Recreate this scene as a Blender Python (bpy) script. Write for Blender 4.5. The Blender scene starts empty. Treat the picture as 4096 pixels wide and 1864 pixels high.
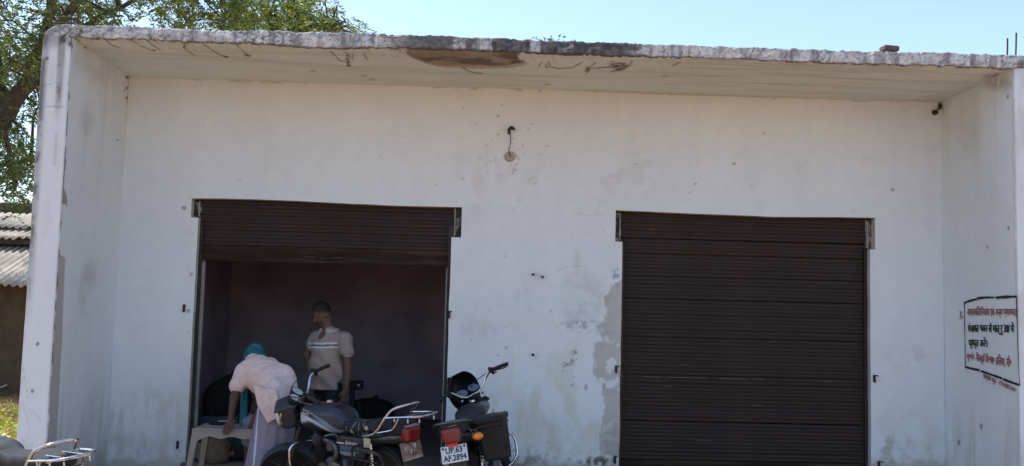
import bpy, math, random
import numpy as np
from mathutils import Vector, Matrix
random.seed(7); np.random.seed(7)
R_ = math.radians
scene = bpy.context.scene
COL = scene.collection

# ------------------------------------------------------------------ camera
CAM = np.array([3.751, -10.139, 1.60]); YAW, PITCH, ROLL, FPX = R_(1.649), R_(4.648), R_(1.443), 3900.0
def cam_axes():
    cy, sy, cp, sp = math.cos(YAW), math.sin(YAW), math.cos(PITCH), math.sin(PITCH)
    fw = np.array([sy*cp, cy*cp, sp]); rt = np.array([cy, -sy, 0.0]); up = np.cross(rt, fw)
    c, s = math.cos(ROLL), math.sin(ROLL)
    return fw, rt*c + up*s, up*c - rt*s
FW, RT, UP = cam_axes()
cd = bpy.data.cameras.new('camera'); cam = bpy.data.objects.new('camera', cd); COL.objects.link(cam)
cam.matrix_world = Matrix(((RT[0], UP[0], -FW[0], CAM[0]), (RT[1], UP[1], -FW[1], CAM[1]), (RT[2], UP[2], -FW[2], CAM[2]), (0, 0, 0, 1)))
cd.sensor_fit = 'HORIZONTAL'; cd.sensor_width = 36.0; cd.lens = FPX/4096*36.0; cd.clip_start = 0.1; cd.clip_end = 3000
scene.camera = cam

# ------------------------------------------------------------------ sky, sun, exposure
SUN_EL, SUN_AZ = R_(60), R_(-58)          # sun stands behind the building, to the left (azimuth from +Y towards +X)
w = bpy.data.worlds.new('World'); scene.world = w; w.use_nodes = True
nt = w.node_tree; bg = nt.nodes['Background']
sky = nt.nodes.new('ShaderNodeTexSky'); sky.sky_type = 'NISHITA'; sky.sun_disc = False
sky.sun_elevation = SUN_EL; sky.sun_rotation = SUN_AZ; sky.air_density = 1.0; sky.dust_density = 1.1; sky.ozone_density = 1.0; sky.altitude = 150
nt.links.new(sky.outputs[0], bg.inputs[0]); bg.inputs[1].default_value = 0.15
sl = bpy.data.lights.new('sun', 'SUN'); sl.energy = 3.2; sl.angle = R_(0.53); sl.color = (1.0, 0.95, 0.87)
so = bpy.data.objects.new('sun', sl); COL.objects.link(so)
sd = Vector((math.sin(SUN_AZ)*math.cos(SUN_EL), math.cos(SUN_AZ)*math.cos(SUN_EL), math.sin(SUN_EL)))
so.rotation_euler = sd.to_track_quat('Z', 'Y').to_euler(); so.location = (0, 20, 30)
scene.view_settings.view_transform = 'Standard'; scene.view_settings.look = 'None'; scene.view_settings.gamma = 1.0
scene.view_settings.exposure = 0.87; scene.view_settings.use_curve_mapping = False
scene.cycles.max_bounces = 8; scene.cycles.diffuse_bounces = 5; scene.cycles.use_denoising = True

# ------------------------------------------------------------------ pixel helpers (photo pixels, 4096 wide)
def proj(P):
    v = np.asarray(P, float) - CAM; d = v @ FW
    return 2048 + FPX*(v @ RT)/d, 932 - FPX*(v @ UP)/d
def ray(px, py): return FW + RT*((px-2048)/FPX) + UP*((932-py)/FPX)
def atY(px, py, Y): r = ray(px, py); return CAM + r*((Y-CAM[1])/r[1])
def atX(px, py, X): r = ray(px, py); return CAM + r*((X-CAM[0])/r[0])
def atZ(px, py, Z): r = ray(px, py); return CAM + r*((Z-CAM[2])/r[2])

# ------------------------------------------------------------------ numpy noise
def _h(i, j, s):
    n = (i*374761393 + j*668265263 + s*1442695041) & 0xffffffff
    n = ((n ^ (n >> 13))*1274126177) & 0xffffffff
    return ((n ^ (n >> 16)) & 0xffff)/65535.0
def vn(x, y, s=0):
    x = np.asarray(x, float); y = np.asarray(y, float)
    i = np.floor(x).astype(np.int64); j = np.floor(y).astype(np.int64); fx = x-i; fy = y-j
    fx = fx*fx*(3-2*fx); fy = fy*fy*(3-2*fy)
    return (_h(i, j, s)*(1-fx)+_h(i+1, j, s)*fx)*(1-fy) + (_h(i, j+1, s)*(1-fx)+_h(i+1, j+1, s)*fx)*fy
def fbm(x, y, s=0, o=4):
    a, t, n = 0.5, 0.0, 0.0
    for k in range(o): t = t + a*vn(x*2**k, y*2**k, s+17*k); n += a; a *= .5
    return t/n
def voro(x, y, s=0):
    i = np.floor(x).astype(np.int64); j = np.floor(y).astype(np.int64); d1 = np.full(x.shape, 9.0); d2 = d1.copy()
    for a in (-1, 0, 1):
        for b in (-1, 0, 1):
            d = np.hypot(i+a+_h(i+a, j+b, s)-x, j+b+_h(i+a, j+b, s+7)-y); d2 = np.minimum(d2, np.maximum(d1, d)); d1 = np.minimum(d1, d)
    return d2-d1
def sst(a, b, x): t = np.clip((x-a)/(b-a), 0, 1); return t*t*(3-2*t)
def n3(P, f, s=0): return (vn(P[:, 0]*f+P[:, 2]*f*.37, P[:, 1]*f+P[:, 2]*f*.83, s)+vn(P[:, 2]*f, P[:, 0]*f*.6+P[:, 1]*f*.7, s+5))*.5

# ------------------------------------------------------------------ mesh helpers
def link_mesh(name, V, F, m=None, parent=None, smooth=False, colors=None):
    me = bpy.data.meshes.new(name)
    if isinstance(F, np.ndarray):
        nf, k = F.shape
        me.vertices.add(len(V)); me.vertices.foreach_set('co', np.asarray(V, np.float32).ravel())
        me.loops.add(nf*k); me.loops.foreach_set('vertex_index', F.astype(np.int32).ravel())
        me.polygons.add(nf); me.polygons.foreach_set('loop_start', np.arange(0, nf*k, k, dtype=np.int32))
        me.update(calc_edges=True)
    else:
        me.from_pydata([tuple(map(float, v)) for v in V], [], [tuple(f) for f in F]); me.update()
    me.validate()
    if smooth: me.polygons.foreach_set('use_smooth', np.ones(len(me.polygons), bool))
    if colors is not None:
        a = me.color_attributes.new('paint', 'FLOAT_COLOR', 'POINT'); c = np.ones((len(V), 4), np.float32); c[:, :colors.shape[1]] = colors
        a.data.foreach_set('color', c.ravel())
    o = bpy.data.objects.new(name, me); COL.objects.link(o)
    if m: me.materials.append(m)
    if parent: o.parent = parent
    return o
def tag(o, label=None, cat=None, group=None, kind=None):
    if label: o['label'] = label
    if cat: o['category'] = cat
    if group: o['group'] = group
    if kind: o['kind'] = kind
    return o
def empty(name, loc=(0, 0, 0), rot=(0, 0, 0), label=None, cat=None, group=None, parent=None):
    o = bpy.data.objects.new(name, None); COL.objects.link(o); o.location = [float(v) for v in loc]; o.rotation_euler = rot; o.empty_display_size = .2
    if parent: o.parent = parent
    return tag(o, label, cat, group)
def spline(pts, n=6):
    P = [np.array(p, float) for p in pts]; out = []
    for i in range(len(P)-1):
        a = P[max(i-1, 0)]; b = P[i]; c = P[i+1]; d = P[min(i+2, len(P)-1)]
        for k in range(n):
            t = k/n; out.append(.5*((2*b)+(c-a)*t+(2*a-5*b+4*c-d)*t*t+(3*b-a-3*c+d)*t**3))
    out.append(P[-1]); return out
class MB:
    def __init__(s): s.v = []; s.f = []
    def add(s, V, F):
        n = len(s.v); s.v += [np.array(p, float) for p in V]; s.f += [tuple(i+n for i in f) for f in F]; return s
    def box(s, c, d, rz=0, rx=0, ry=0, bev=0):
        x, y, z = d[0]/2, d[1]/2, d[2]/2; M = np.array((Matrix.Rotation(rz, 3, 'Z') @ Matrix.Rotation(ry, 3, 'Y') @ Matrix.Rotation(rx, 3, 'X')))
        if bev:
            b = min(bev, x*.9, y*.9, z*.9); V = []
            for sx in (-1, 1):
                for sy in (-1, 1):
                    for sz in (-1, 1): V += [(sx*(x-b), sy*(y-b), sz*z), (sx*(x-b), sy*y, sz*(z-b)), (sx*x, sy*(y-b), sz*(z-b))]
            g = lambda a, b_, c_, k: (a*4+b_*2+c_)*3+k
            F = [(g(0,0,1,0), g(1,0,1,0), g(1,1,1,0), g(0,1,1,0)), (g(0,0,0,0), g(0,1,0,0), g(1,1,0,0), g(1,0,0,0)),
                 (g(0,0,0,1), g(1,0,0,1), g(1,0,1,1), g(0,0,1,1)), (g(0,1,0,1), g(0,1,1,1), g(1,1,1,1), g(1,1,0,1)),
                 (g(0,0,0,2), g(0,0,1,2), g(0,1,1,2), g(0,1,0,2)), (g(1,0,0,2), g(1,1,0,2), g(1,1,1,2), g(1,0,1,2))]
            for a in (0, 1):
                for b_ in (0, 1):
                    F += [(g(0,a,b_,0), g(1,a,b_,0), g(1,a,b_,1), g(0,a,b_,1)), (g(a,0,b_,0), g(a,1,b_,0), g(a,1,b_,2), g(a,0,b_,2)), (g(a,b_,0,1), g(a,b_,1,1), g(a,b_,1,2), g(a,b_,0,2))]
                    for c_ in (0, 1): F.append((g(a,b_,c_,0), g(a,b_,c_,1), g(a,b_,c_,2)))
        else:
            V = [(sx*x, sy*y, sz*z) for sx in (-1, 1) for sy in (-1, 1) for sz in (-1, 1)]
            F = [(0,1,3,2), (4,6,7,5), (0,4,5,1), (2,3,7,6), (0,2,6,4), (1,5,7,3)]
        return s.add([M @ np.array(p)+np.array(c, float) for p in V], F)
    def tube(s, pts, r, n=8, closed=False, sx=1.0):
        P = [np.array(p, float) for p in pts]; N = len(P); rr = [r]*N if np.isscalar(r) else list(r)
        V = []; ref = None
        for i in range(N):
            t = P[(i+1) % N]-P[i-1] if closed else P[min(i+1, N-1)]-P[max(i-1, 0)]
            t = t/(np.linalg.norm(t)+1e-9)
            if ref is None:
                a = np.array((0, 0, 1.)) if abs(t[2]) < .9 else np.array((1., 0, 0)); ref = np.cross(t, a)
            u = ref-t*(ref @ t); u /= np.linalg.norm(u)+1e-9; ref = u; b = np.cross(t, u)
            for k in range(n): q = 2*math.pi*k/n; V.append(P[i]+rr[i]*(u*math.cos(q)*sx+b*math.sin(q)))
        F = [(i*n+k, i*n+(k+1) % n, ((i+1) % N)*n+(k+1) % n, ((i+1) % N)*n+k) for i in range(N if closed else N-1) for k in range(n)]
        if not closed: F += [tuple(range(n-1, -1, -1)), tuple((N-1)*n+k for k in range(n))]
        return s.add(V, F)
    def lathe(s, prof, o, ax, n=20):
        ax = np.array(ax, float); ax /= np.linalg.norm(ax); a = np.array((0, 0, 1.)) if abs(ax[2]) < .9 else np.array((1., 0, 0))
        u = np.cross(ax, a); u /= np.linalg.norm(u); b = np.cross(ax, u); o = np.array(o, float)
        V = [o+ax*z+r*(u*math.cos(2*math.pi*k/n)+b*math.sin(2*math.pi*k/n)) for r, z in prof for k in range(n)]
        m = len(prof); F = [(i*n+k, i*n+(k+1) % n, (i+1)*n+(k+1) % n, (i+1)*n+k) for i in range(m-1) for k in range(n)]
        F += [tuple(range(n-1, -1, -1)), tuple((m-1)*n+k for k in range(n))]
        return s.add(V, F)
    def prism(s, poly, f0, f1):           # poly (a,b) -> f0/f1 map to 3d on both sides
        n = len(poly); V = [f0(*p) for p in poly]+[f1(*p) for p in poly]
        F = [tuple(range(n)), tuple(range(2*n-1, n-1, -1))]+[(i, i+n, (i+1) % n+n, (i+1) % n) for i in range(n)]
        return s.add(V, F)
    def ring(s, rings, cap=True):
        n = len(rings[0]); V = [p for r in rings for p in r]
        F = [(i*n+k, i*n+(k+1) % n, (i+1)*n+(k+1) % n, (i+1)*n+k) for i in range(len(rings)-1) for k in range(n)]
        if cap: F += [tuple(range(n-1, -1, -1)), tuple((len(rings)-1)*n+k for k in range(n))]
        return s.add(V, F)
    def sheet(s, G, th=None):             # G[i][j] grid of points
        ni, nj = len(G), len(G[0]); V = [p for r in G for p in r]
        return s.add(V, [(i*nj+j, i*nj+j+1, (i+1)*nj+j+1, (i+1)*nj+j) for i in range(ni-1) for j in range(nj-1)])
    def xf(s, fn): s.v = [np.array(fn(p), float) for p in s.v]; return s
    def build(s, name, m, parent=None, smooth=False):
        o = link_mesh(name, s.v, s.f, m, parent, False)
        if smooth:
            me = o.data; me.polygons.foreach_set('use_smooth', np.ones(len(me.polygons), bool))
            try: me.set_sharp_from_angle(angle=R_(42))
            except Exception: pass
        return o
# ---- signed distance shapes turned into meshes (surface nets)
def s_cap(P, a, b, ra, rb):
    a = np.array(a, float); b = np.array(b, float); d = b-a; t = np.clip(((P-a) @ d)/(d @ d+1e-12), 0, 1)
    return np.linalg.norm(P-a-t[:, None]*d, axis=1)-(ra+(rb-ra)*t)
def s_ell(P, c, r, M=None):
    q = P-np.array(c, float)
    if M is not None: q = q @ np.array(M)
    r = np.array(r, float); k0 = np.linalg.norm(q/r, axis=1); k1 = np.linalg.norm(q/(r*r), axis=1)+1e-9
    return k0*(k0-1)/k1
def s_box(P, c, hf, r, M=None):
    q = P-np.array(c, float)
    if M is not None: q = q @ np.array(M)
    q = np.abs(q)-np.array(hf, float)+r
    return np.linalg.norm(np.maximum(q, 0), axis=1)+np.minimum(q.max(axis=1), 0)-r
def smin(a, b, k): h = np.clip(.5+.5*(b-a)/k, 0, 1); return b*(1-h)+a*h-k*h*(1-h)
def smax(a, b, k): return -smin(-a, -b, k)
def chain(P, pts, k=.03):
    d = None
    for (a, ra), (b, rb) in zip(pts[:-1], pts[1:]):
        e = s_cap(P, a, b, ra, rb); d = e if d is None else smin(d, e, k)
    return d
def nets(fn, lo, hi, h):
    lo = np.array(lo, float); n = np.ceil((np.array(hi)-lo)/h).astype(int)+1
    g = np.stack(np.meshgrid(*[lo[i]+h*np.arange(n[i]) for i in range(3)], indexing='ij'), -1)
    F = fn(g.reshape(-1, 3)).reshape(n); S = F < 0
    c = sum(S[a:n[0]-1+a, b:n[1]-1+b, d:n[2]-1+d].astype(int) for a in (0, 1) for b in (0, 1) for d in (0, 1))
    idx = np.argwhere((c > 0) & (c < 8)); pos = np.zeros((len(idx), 3)); cnt = np.zeros(len(idx))
    for ax in range(3):
        for a in (0, 1):
            for b in (0, 1):
                c0 = np.zeros(3, int); c0[(ax+1) % 3] = a; c0[(ax+2) % 3] = b; c1 = c0.copy(); c1[ax] = 1
                f0 = F[tuple((idx+c0).T)]; f1 = F[tuple((idx+c1).T)]; m = (f0 < 0) != (f1 < 0)
                t = np.where(m, f0/np.where(m, f0-f1, 1), 0); pos += m[:, None]*(c0+t[:, None]*(c1-c0)); cnt += m
    V = (idx+pos/cnt[:, None])*h+lo
    vid = -np.ones(n, int); vid[tuple(idx.T)] = np.arange(len(idx)); Q = []
    for ax in range(3):
        b, d = (ax+1) % 3, (ax+2) % 3
        s0 = [slice(None)]*3; s1 = [slice(None)]*3; s0[ax] = slice(0, -1); s1[ax] = slice(1, None)
        E = np.argwhere(S[tuple(s0)] != S[tuple(s1)]); E = E[(E[:, b] > 0) & (E[:, d] > 0)]
        if not len(E): continue
        ob = np.zeros(3, int); ob[b] = 1; od = np.zeros(3, int); od[d] = 1
        q = np.stack([vid[tuple((E-ob-od).T)], vid[tuple((E-od).T)], vid[tuple(E.T)], vid[tuple((E-ob).T)]], 1)
        fl = ~S[tuple(E.T)]; q[fl] = q[fl][:, ::-1]; Q.append(q[(q >= 0).all(1)])
    return V, np.concatenate(Q)
def sdf(name, fn, lo, hi, h, m, parent=None, paint=None, xf=None):
    V, Q = nets(fn, lo, hi, h); c = paint(V) if paint else None
    if xf: V = np.array([xf(p) for p in V])
    return link_mesh(name, V, Q, m, parent, True, c)
def text_pts(body, bold=0.0):
    c = bpy.data.curves.new('t', 'FONT'); c.body = body; c.size = 1; c.resolution_u = 2; c.offset = bold
    o = bpy.data.objects.new('t', c); COL.objects.link(o); bpy.context.view_layer.update()
    me = bpy.data.meshes.new_from_object(o.evaluated_get(bpy.context.evaluated_depsgraph_get()))
    V = np.array([v.co[:2] for v in me.vertices]); F = [tuple(p.vertices) for p in me.polygons]
    bpy.data.objects.remove(o); bpy.data.curves.remove(c); bpy.data.meshes.remove(me)
    lo, hi = V.min(0), V.max(0); return (V-lo)/(hi-lo), F, (hi-lo)

# ------------------------------------------------------------------ materials
def mat(name, col=(.5, .5, .5), rough=.7, metal=0.0, var=.18, scale=6.0, bump=0.0, bscale=50.0, attr=False, spec=.5, coat=0.0, dirt=None, dscale=3.0, damt=.5, stretch=(1, 1, 1)):
    m = bpy.data.materials.new(name); m.use_nodes = True; t = m.node_tree; N = t.nodes; L = t.links; b = N['Principled BSDF']
    b.inputs['Roughness'].default_value = rough; b.inputs['Metallic'].default_value = metal; b.inputs['Specular IOR Level'].default_value = spec; b.inputs['Coat Weight'].default_value = coat
    tc = N.new('ShaderNodeTexCoord'); mp = N.new('ShaderNodeMapping'); mp.inputs['Scale'].default_value = stretch; L.new(tc.outputs['Object'], mp.inputs[0])
    nz = N.new('ShaderNodeTexNoise'); nz.inputs['Scale'].default_value = scale; nz.inputs['Detail'].default_value = 8; nz.inputs['Roughness'].default_value = .62; L.new(mp.outputs[0], nz.inputs['Vector'])
    mr = N.new('ShaderNodeMapRange'); mr.inputs[1].default_value = .3; mr.inputs[2].default_value = .7; mr.inputs[3].default_value = 1-var; mr.inputs[4].default_value = 1+var*.6; L.new(nz.outputs[0], mr.inputs[0])
    mx = N.new('ShaderNodeMix'); mx.data_type = 'RGBA'; mx.blend_type = 'MULTIPLY'; mx.inputs[0].default_value = 1
    if attr:
        at = N.new('ShaderNodeAttribute'); at.attribute_name = 'paint'; L.new(at.outputs['Color'], mx.inputs[6])
    else: mx.inputs[6].default_value = (*col, 1)
    L.new(mr.outputs[0], mx.inputs[7]); last = mx.outputs[2]
    if dirt:
        n2 = N.new('ShaderNodeTexNoise'); n2.inputs['Scale'].default_value = dscale; n2.inputs['Detail'].default_value = 10; n2.inputs['Roughness'].default_value = .7; L.new(mp.outputs[0], n2.inputs['Vector'])
        r2 = N.new('ShaderNodeMapRange'); r2.inputs[1].default_value = .48; r2.inputs[2].default_value = .7; r2.inputs[3].default_value = 0; r2.inputs[4].default_value = damt; L.new(n2.outputs[0], r2.inputs[0])
        m2 = N.new('ShaderNodeMix'); m2.data_type = 'RGBA'; m2.inputs[7].default_value = (*dirt, 1); L.new(r2.outputs[0], m2.inputs[0]); L.new(last, m2.inputs[6]); last = m2.outputs[2]
        if metal < .5:
            r3 = N.new('ShaderNodeMapRange'); r3.inputs[1].default_value = .4; r3.inputs[2].default_value = .7; r3.inputs[3].default_value = rough; r3.inputs[4].default_value = min(1, rough+.35); L.new(n2.outputs[0], r3.inputs[0]); L.new(r3.outputs[0], b.inputs['Roughness'])
    L.new(last, b.inputs['Base Color'])
    if bump:
        nb = N.new('ShaderNodeTexNoise'); nb.inputs['Scale'].default_value = bscale; nb.inputs['Detail'].default_value = 5; L.new(mp.outputs[0], nb.inputs['Vector'])
        bp = N.new('ShaderNodeBump'); bp.inputs['Strength'].default_value = bump; bp.inputs['Distance'].default_value = .01; L.new(nb.outputs[0], bp.inputs['Height']); L.new(bp.outputs[0], b.inputs['Normal'])
    return m
M = {}
M['plaster'] = mat('painted_plaster', attr=True, rough=.9, var=.04, scale=7, bump=.3, bscale=26, spec=.25)
M['fascia'] = mat('weathered_fascia', attr=True, rough=.95, var=.16, scale=30, bump=.8, bscale=60, spec=.2)
M['inside'] = mat('dim_mauve_wall', (.42, .34, .42), .9, var=.3, scale=1.5, bump=.2)
M['floor'] = mat('cement_floor', (.17, .145, .14), .85, var=.3, scale=3, bump=.3)
M['soil'] = mat('dusty_soil', (.36, .222, .13), .95, var=.28, scale=.9, bump=.6, bscale=9, spec=.2)
M['shutter'] = mat('brown_shutter_paint', (.030, .0175, .0145), .55, var=.4, scale=5, stretch=(.35, 1, 3), dirt=(.05, .033, .027), dscale=4, damt=.5, spec=.35)
M['shutter_worn'] = mat('worn_shutter_rail', (.026, .015, .011), .75, var=.5, spec=.2, scale=4, stretch=(.35, 1, 4), dirt=(.095, .065, .05), dscale=3.2, damt=.8)
M['steel_dark'] = mat('dark_steel', (.035, .033, .035), .5, .6, var=.3, scale=20, dirt=(.09, .05, .03), dscale=12)
M['patchy'] = mat('patchy_bracket', (.02, .02, .022), .7, var=.3, scale=10, dirt=(.62, .6, .55), dscale=14, damt=1.0)
M['guide'] = mat('pale_guide_channel', (.36, .33, .33), .6, var=.3, scale=8, dirt=(.2, .16, .14), dscale=9)
M['rust'] = mat('rusty_bar', (.10, .055, .035), .85, .3, var=.35, scale=40)
M['black_paint'] = mat('sign_black', (.014, .018, .028), .8, var=.2, scale=20)
M['red_paint'] = mat('sign_red', (.28, .05, .05), .8, var=.25, scale=25)
M['faded_red'] = mat('sign_faded_red', (.36, .13, .12), .85, var=.3, scale=25)

# ------------------------------------------------------------------ the shop building
W, H, D, E_ = 8.604, 3.947, 1.418, .019
GZ = -0.14                                   # yard level; the shop floor is z = 0
PLX, PRX = -.262, W+.36                      # outer faces of the two piers
shop = empty('shop_building', (0, 0, 0), label='white plastered single storey shop with two brown rolling shutters and flat roof', cat='building')

def lines(keys, step):
    out = []
    for a, b in zip(keys[:-1], keys[1:]):
        n = max(1, int(round((b-a)/step))); out += list(np.linspace(a, b, n, endpoint=False))
    return np.array(out+[keys[-1]])
def seg_mask(px, py, pts, wd, soft=2.0):
    m = np.zeros_like(px)
    for (x0, y0), (x1, y1) in zip(pts[:-1], pts[1:]):
        dx, dy = x1-x0, y1-y0; t = np.clip(((px-x0)*dx+(py-y0)*dy)/(dx*dx+dy*dy+1e-6), 0, 1)
        dd = np.hypot(px-x0-t*dx, py-y0-t*dy); m = np.maximum(m, 1-sst(wd-soft, wd+soft, dd))
    return m
def blob(px, py, cx, cy, rx, ry, soft=.4, nz=0.0):
    return 1-sst(1-soft, 1+soft, np.hypot((px-cx)/rx, (py-cy)/ry)+nz)
def mixc(c, m, col): m = (np.clip(m, 0, 1))[:, None]; return c*(1-m)+np.array(col)*m
def inpoly(px, py, poly):
    r = np.zeros(px.shape, bool); n = len(poly)
    for i in range(n):
        x0, y0 = poly[i]; x1, y1 = poly[(i+1) % n]
        c = ((y0 > py) != (y1 > py)) & (px < (x1-x0)*(py-y0)/((y1-y0) if y1 != y0 else 1e-9)+x0); r ^= c
    return r
WHITE = np.array([.715, .760, .790]); CEMENT = np.array([.43, .42, .40]); SOOT = np.array([.06, .055, .05]); TAN = np.array([.45, .36, .26])
def base_white(U, V, seed, amp=.06):
    n = fbm(U*1.3, V*1.3, seed, 5); st = fbm(U*7, V*.7, seed+3, 4); c = WHITE*(1+amp*(n-.5)*2+.05*(st-.5))[:, None]
    yl = sst(.52, .75, fbm(U*.8, V*.8, seed+9, 4)); return mixc(c, yl*.12, (.70, .67, .61))

# ---- the main wall between the piers, with both door openings
def Xz(px, py): p = atY(px, py, 0); return p[0], p[2]
class Door: pass
def door(nl, nlb, jl, nr, nrb, jr):
    d = Door(); d.x0 = Xz(*nl)[0]; d.x1 = Xz(*jl)[0]; d.x2 = Xz(*jr)[0]; d.x3 = Xz(*nr)[0]
    d.top = (Xz(*nl)[1]+Xz(*nr)[1])/2; d.ln = Xz(*nlb)[1]; d.rn = Xz(*nrb)[1]; return d
DL = door((767, 794), (761, 870), (777, 1190), (1848, 827), (1850, 950), (1798, 1190))
DR = door((2463, 841), (2458, 966), (2486, 1190), (3500, 876), (3498, 998), (3481, 1190))
print('doors', vars(DL), vars(DR))
wx = lines([0, DL.x0, DL.x1, DL.x2, DL.x3, DR.x0, DR.x1, DR.x2, DR.x3, W], .0135)
wz = lines(sorted([GZ-.05, 0.0, DL.ln, DL.rn, DR.ln, DR.rn, DL.top, DR.top, H+.03]), .0135)
def is_open(x, z):
    o = np.zeros(np.broadcast(x, z).shape, bool)
    for d in (DL, DR):
        o |= (x > d.x1) & (x < d.x2) & (z < d.top) & (z > 0.0)
        o |= (x > d.x0) & (x < d.x1+.01) & (z > d.ln) & (z < d.top); o |= (x > d.x2-.01) & (x < d.x3) & (z > d.rn) & (z < d.top)
    return o
def paint_wall(P):
    px, py = proj(P); U, V = P[:, 0], P[:, 2]; c = base_white(U, V, 3, .05)
    n1 = fbm(U*9, V*9, 11, 5); n2 = fbm(U*26, V*26, 12, 4); n3_ = fbm(U*3, V*3, 13, 5)
    # damp foot of the wall: splash stains, algae and soot
    low = sst(1480, 1850, py+120*(n3_-.5)); c = mixc(c, low*sst(.42, .7, n1)*.28, (.54, .51, .43))
    c = mixc(c, sst(1740, 1862, py+70*(n1-.5))*sst(.56, .74, n2)*.35, (.26, .24, .20))
    c = mixc(c, sst(1825, 1858, py+50*(n1-.5))*.4, (.24, .22, .19))
    c = mixc(c, blob(px, py, 2200, 1650, 220, 230, .6)*sst(.4, .72, fbm(U*6, V*3, 21, 4))*.5, (.56, .57, .38))
    c = mixc(c, blob(px, py, 560, 1700, 170, 130, .6)*sst(.45, .7, fbm(U*8, V*2.5, 22, 4))*.45, (.38, .35, .28))
    c = mixc(c, blob(px, py, 2040, 1840, 130, 46, .5, .8*(n1-.5))*sst(.45, .62, n2)*.6, (.16, .145, .12))
    c = mixc(c, blob(px, py, 2410, 1850, 80, 22, .5, .8*(n1-.5))*sst(.4, .6, n2)*.9, (.10, .09, .08))
    c = mixc(c, blob(px, py, 3560, 1790, 90, 60, .6, 1.2*(n1-.5))*sst(.5, .7, n1)*.5, (.33, .30, .24))
    # pale scuffed square between the doors
    sq = blob(px, py, 2325, 1195, 92, 112, .35, .9*(n1-.5)); c = mixc(c, sq*(.25+.75*sst(.38, .66, n1))*.55, (.47, .52, .50))
    c = mixc(c, blob(px, py, 2325, 1300, 95, 20, .5, .6*(n1-.5))*sst(.5, .6, n2)*.7, (.33, .35, .36))
    c = mixc(c, blob(px, py, 2310, 1050, 14, 42, .5, .5*(n1-.5))*.35, (.5, .5, .45))
    # bare cement where the paint came off beside the right hand door
    edge = [(2500, 1120), (2458, 1133), (2421, 1192), (2428, 1240), (2417, 1287), (2400, 1324), (2412, 1366), (2379, 1372), (2376, 1472), (2391, 1527), (2411, 1553), (2418, 1612), (2407, 1708), (2408, 1822), (2500, 1826)]
    jx = 26*(fbm(U*14, V*14, 31, 5)-.5)+9*(n2-.5); pm = inpoly(px+jx, py+jx*.8, edge).astype(float)
    pe = inpoly(px+jx+4, py+jx*.8+4, edge).astype(float); c = mixc(c, np.clip(pe-pm, 0, 1)*.5, (.25, .24, .22))
    c = mixc(c, pm*(1-.9*sst(.60, .66, n1)), CEMENT*1.18); c = mixc(c, pm*sst(.5, .75, fbm(U*5, V*5, 33, 5))*.35, (.33, .32, .28)); c = mixc(c, pm*sst(1600, 1820, py)*sst(.45, .65, n1)*.5, (.20, .19, .17))
    for y0, y1 in ((1105, 1150), (1060, 1110)): c = mixc(c, blob(px, py, 2470, (y0+y1)/2, 26, 24, .5, 1.3*(n1-.5))*sst(.47, .6, n2)*.7, (.28, .36, .45))
    # dark smears and scraped spots
    for x, y, rx, ry, a in ((2262, 1470, 14, 20, .95), (2285, 1440, 12, 22, .8), (2300, 1415, 9, 22, .75), (2318, 1398, 8, 8, .8), (2343, 1545, 7, 22, .8), (2287, 1540, 6, 6, .6), (2415, 1545, 7, 12, .8), (1995, 1420, 8, 7, .9), (2012, 1470, 5, 5, .6), (2025, 1390, 6, 6, .7)):
        c = mixc(c, blob(px, py, x, y, rx*1.2, ry*1.2, .6, 2.2*(n2-.5))*sst(.44, .56, n2)*a, (.15, .155, .17))
    # grease of hands: smears and two palm prints
    for x, y, rx, ry, a in ((2150, 1190, 90, 60, .3), (1950, 1310, 120, 60, .25), (2500, 740, 110, 60, .28), (2570, 640, 90, 50, .15), (1890, 870, 60, 70, .2), (760, 1540, 40, 70, .22), (640, 1600, 90, 50, .2), (1980, 700, 150, 80, .15), (3560, 1420, 60, 60, .2)):
        c = mixc(c, blob(px, py, x, y, rx, ry, .7, 1.3*(n3_-.5))*sst(.40, .75, n1)*a*1.1, (.46, .43, .39))
    for hx, hy, fl, a in ((3545, 1430, -1, .14), (3672, 1432, 1, .24)):
        hm = blob(px, py, hx, hy, 17, 18, .35)
        for k, (ox, ln) in enumerate(((-15, 30), (-5, 40), (5, 38), (14, 28))): hm = np.maximum(hm, seg_mask(px, py, [(hx+ox*fl, hy-12), (hx+ox*1.35*fl, hy-14-ln)], 4.2, 2))
        hm = np.maximum(hm, seg_mask(px, py, [(hx+14*fl, hy+4), (hx+34*fl, hy-12)], 4.2, 2)); c = mixc(c, hm*a*(.5+n2), TAN)
    # specks, old nail holes, ring marks
    rs = np.random.RandomState(5); sp = [(1990+rs.normal(0, 1)*75, 600+rs.normal(0, 1)*75, rs.uniform(1.0, 3.0)) for _ in range(34)]
    sp += [(rs.uniform(560, 3740), rs.uniform(430, 1850), rs.uniform(.9, 2.6)) for _ in range(70)] + [(rs.uniform(1830, 2400), rs.uniform(1100, 1800), rs.uniform(1.2, 3.2)) for _ in range(30)]
    sp += [(2059, 679, 5), (2050, 691, 3), (2129, 495, 3), (2113, 517, 3), (1993, 537, 3), (2092, 583, 3), (2072, 628, 3), (1945, 660, 3), (1920, 636, 3), (1993, 463, 4), (2937, 655, 4), (3055, 533, 4), (3570, 758, 5), (735, 832, 6), (753, 1244, 6), (764, 1097, 5), (755, 1330, 4), (2782, 735, 4), (2760, 772, 4)]
    for x, y, r in sp: c = mixc(c, blob(px, py, x, y, r*1.5, r*1.2, .45, .5*(n2-.5))*rs.uniform(.25, .75), (.17, .15, .13))
    for x, y, r in ((3192, 669, 10), (3415, 845, 8), (3010, 745, 8), (3462, 635, 9), (2080, 798, 8), (757, 935, 12), (2133, 725, 14)):
        q = np.hypot(px-x, (py-y)*1.1); c = mixc(c, (1-sst(1, 5, np.abs(q-r)))*.22, (.45, .40, .33))
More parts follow.
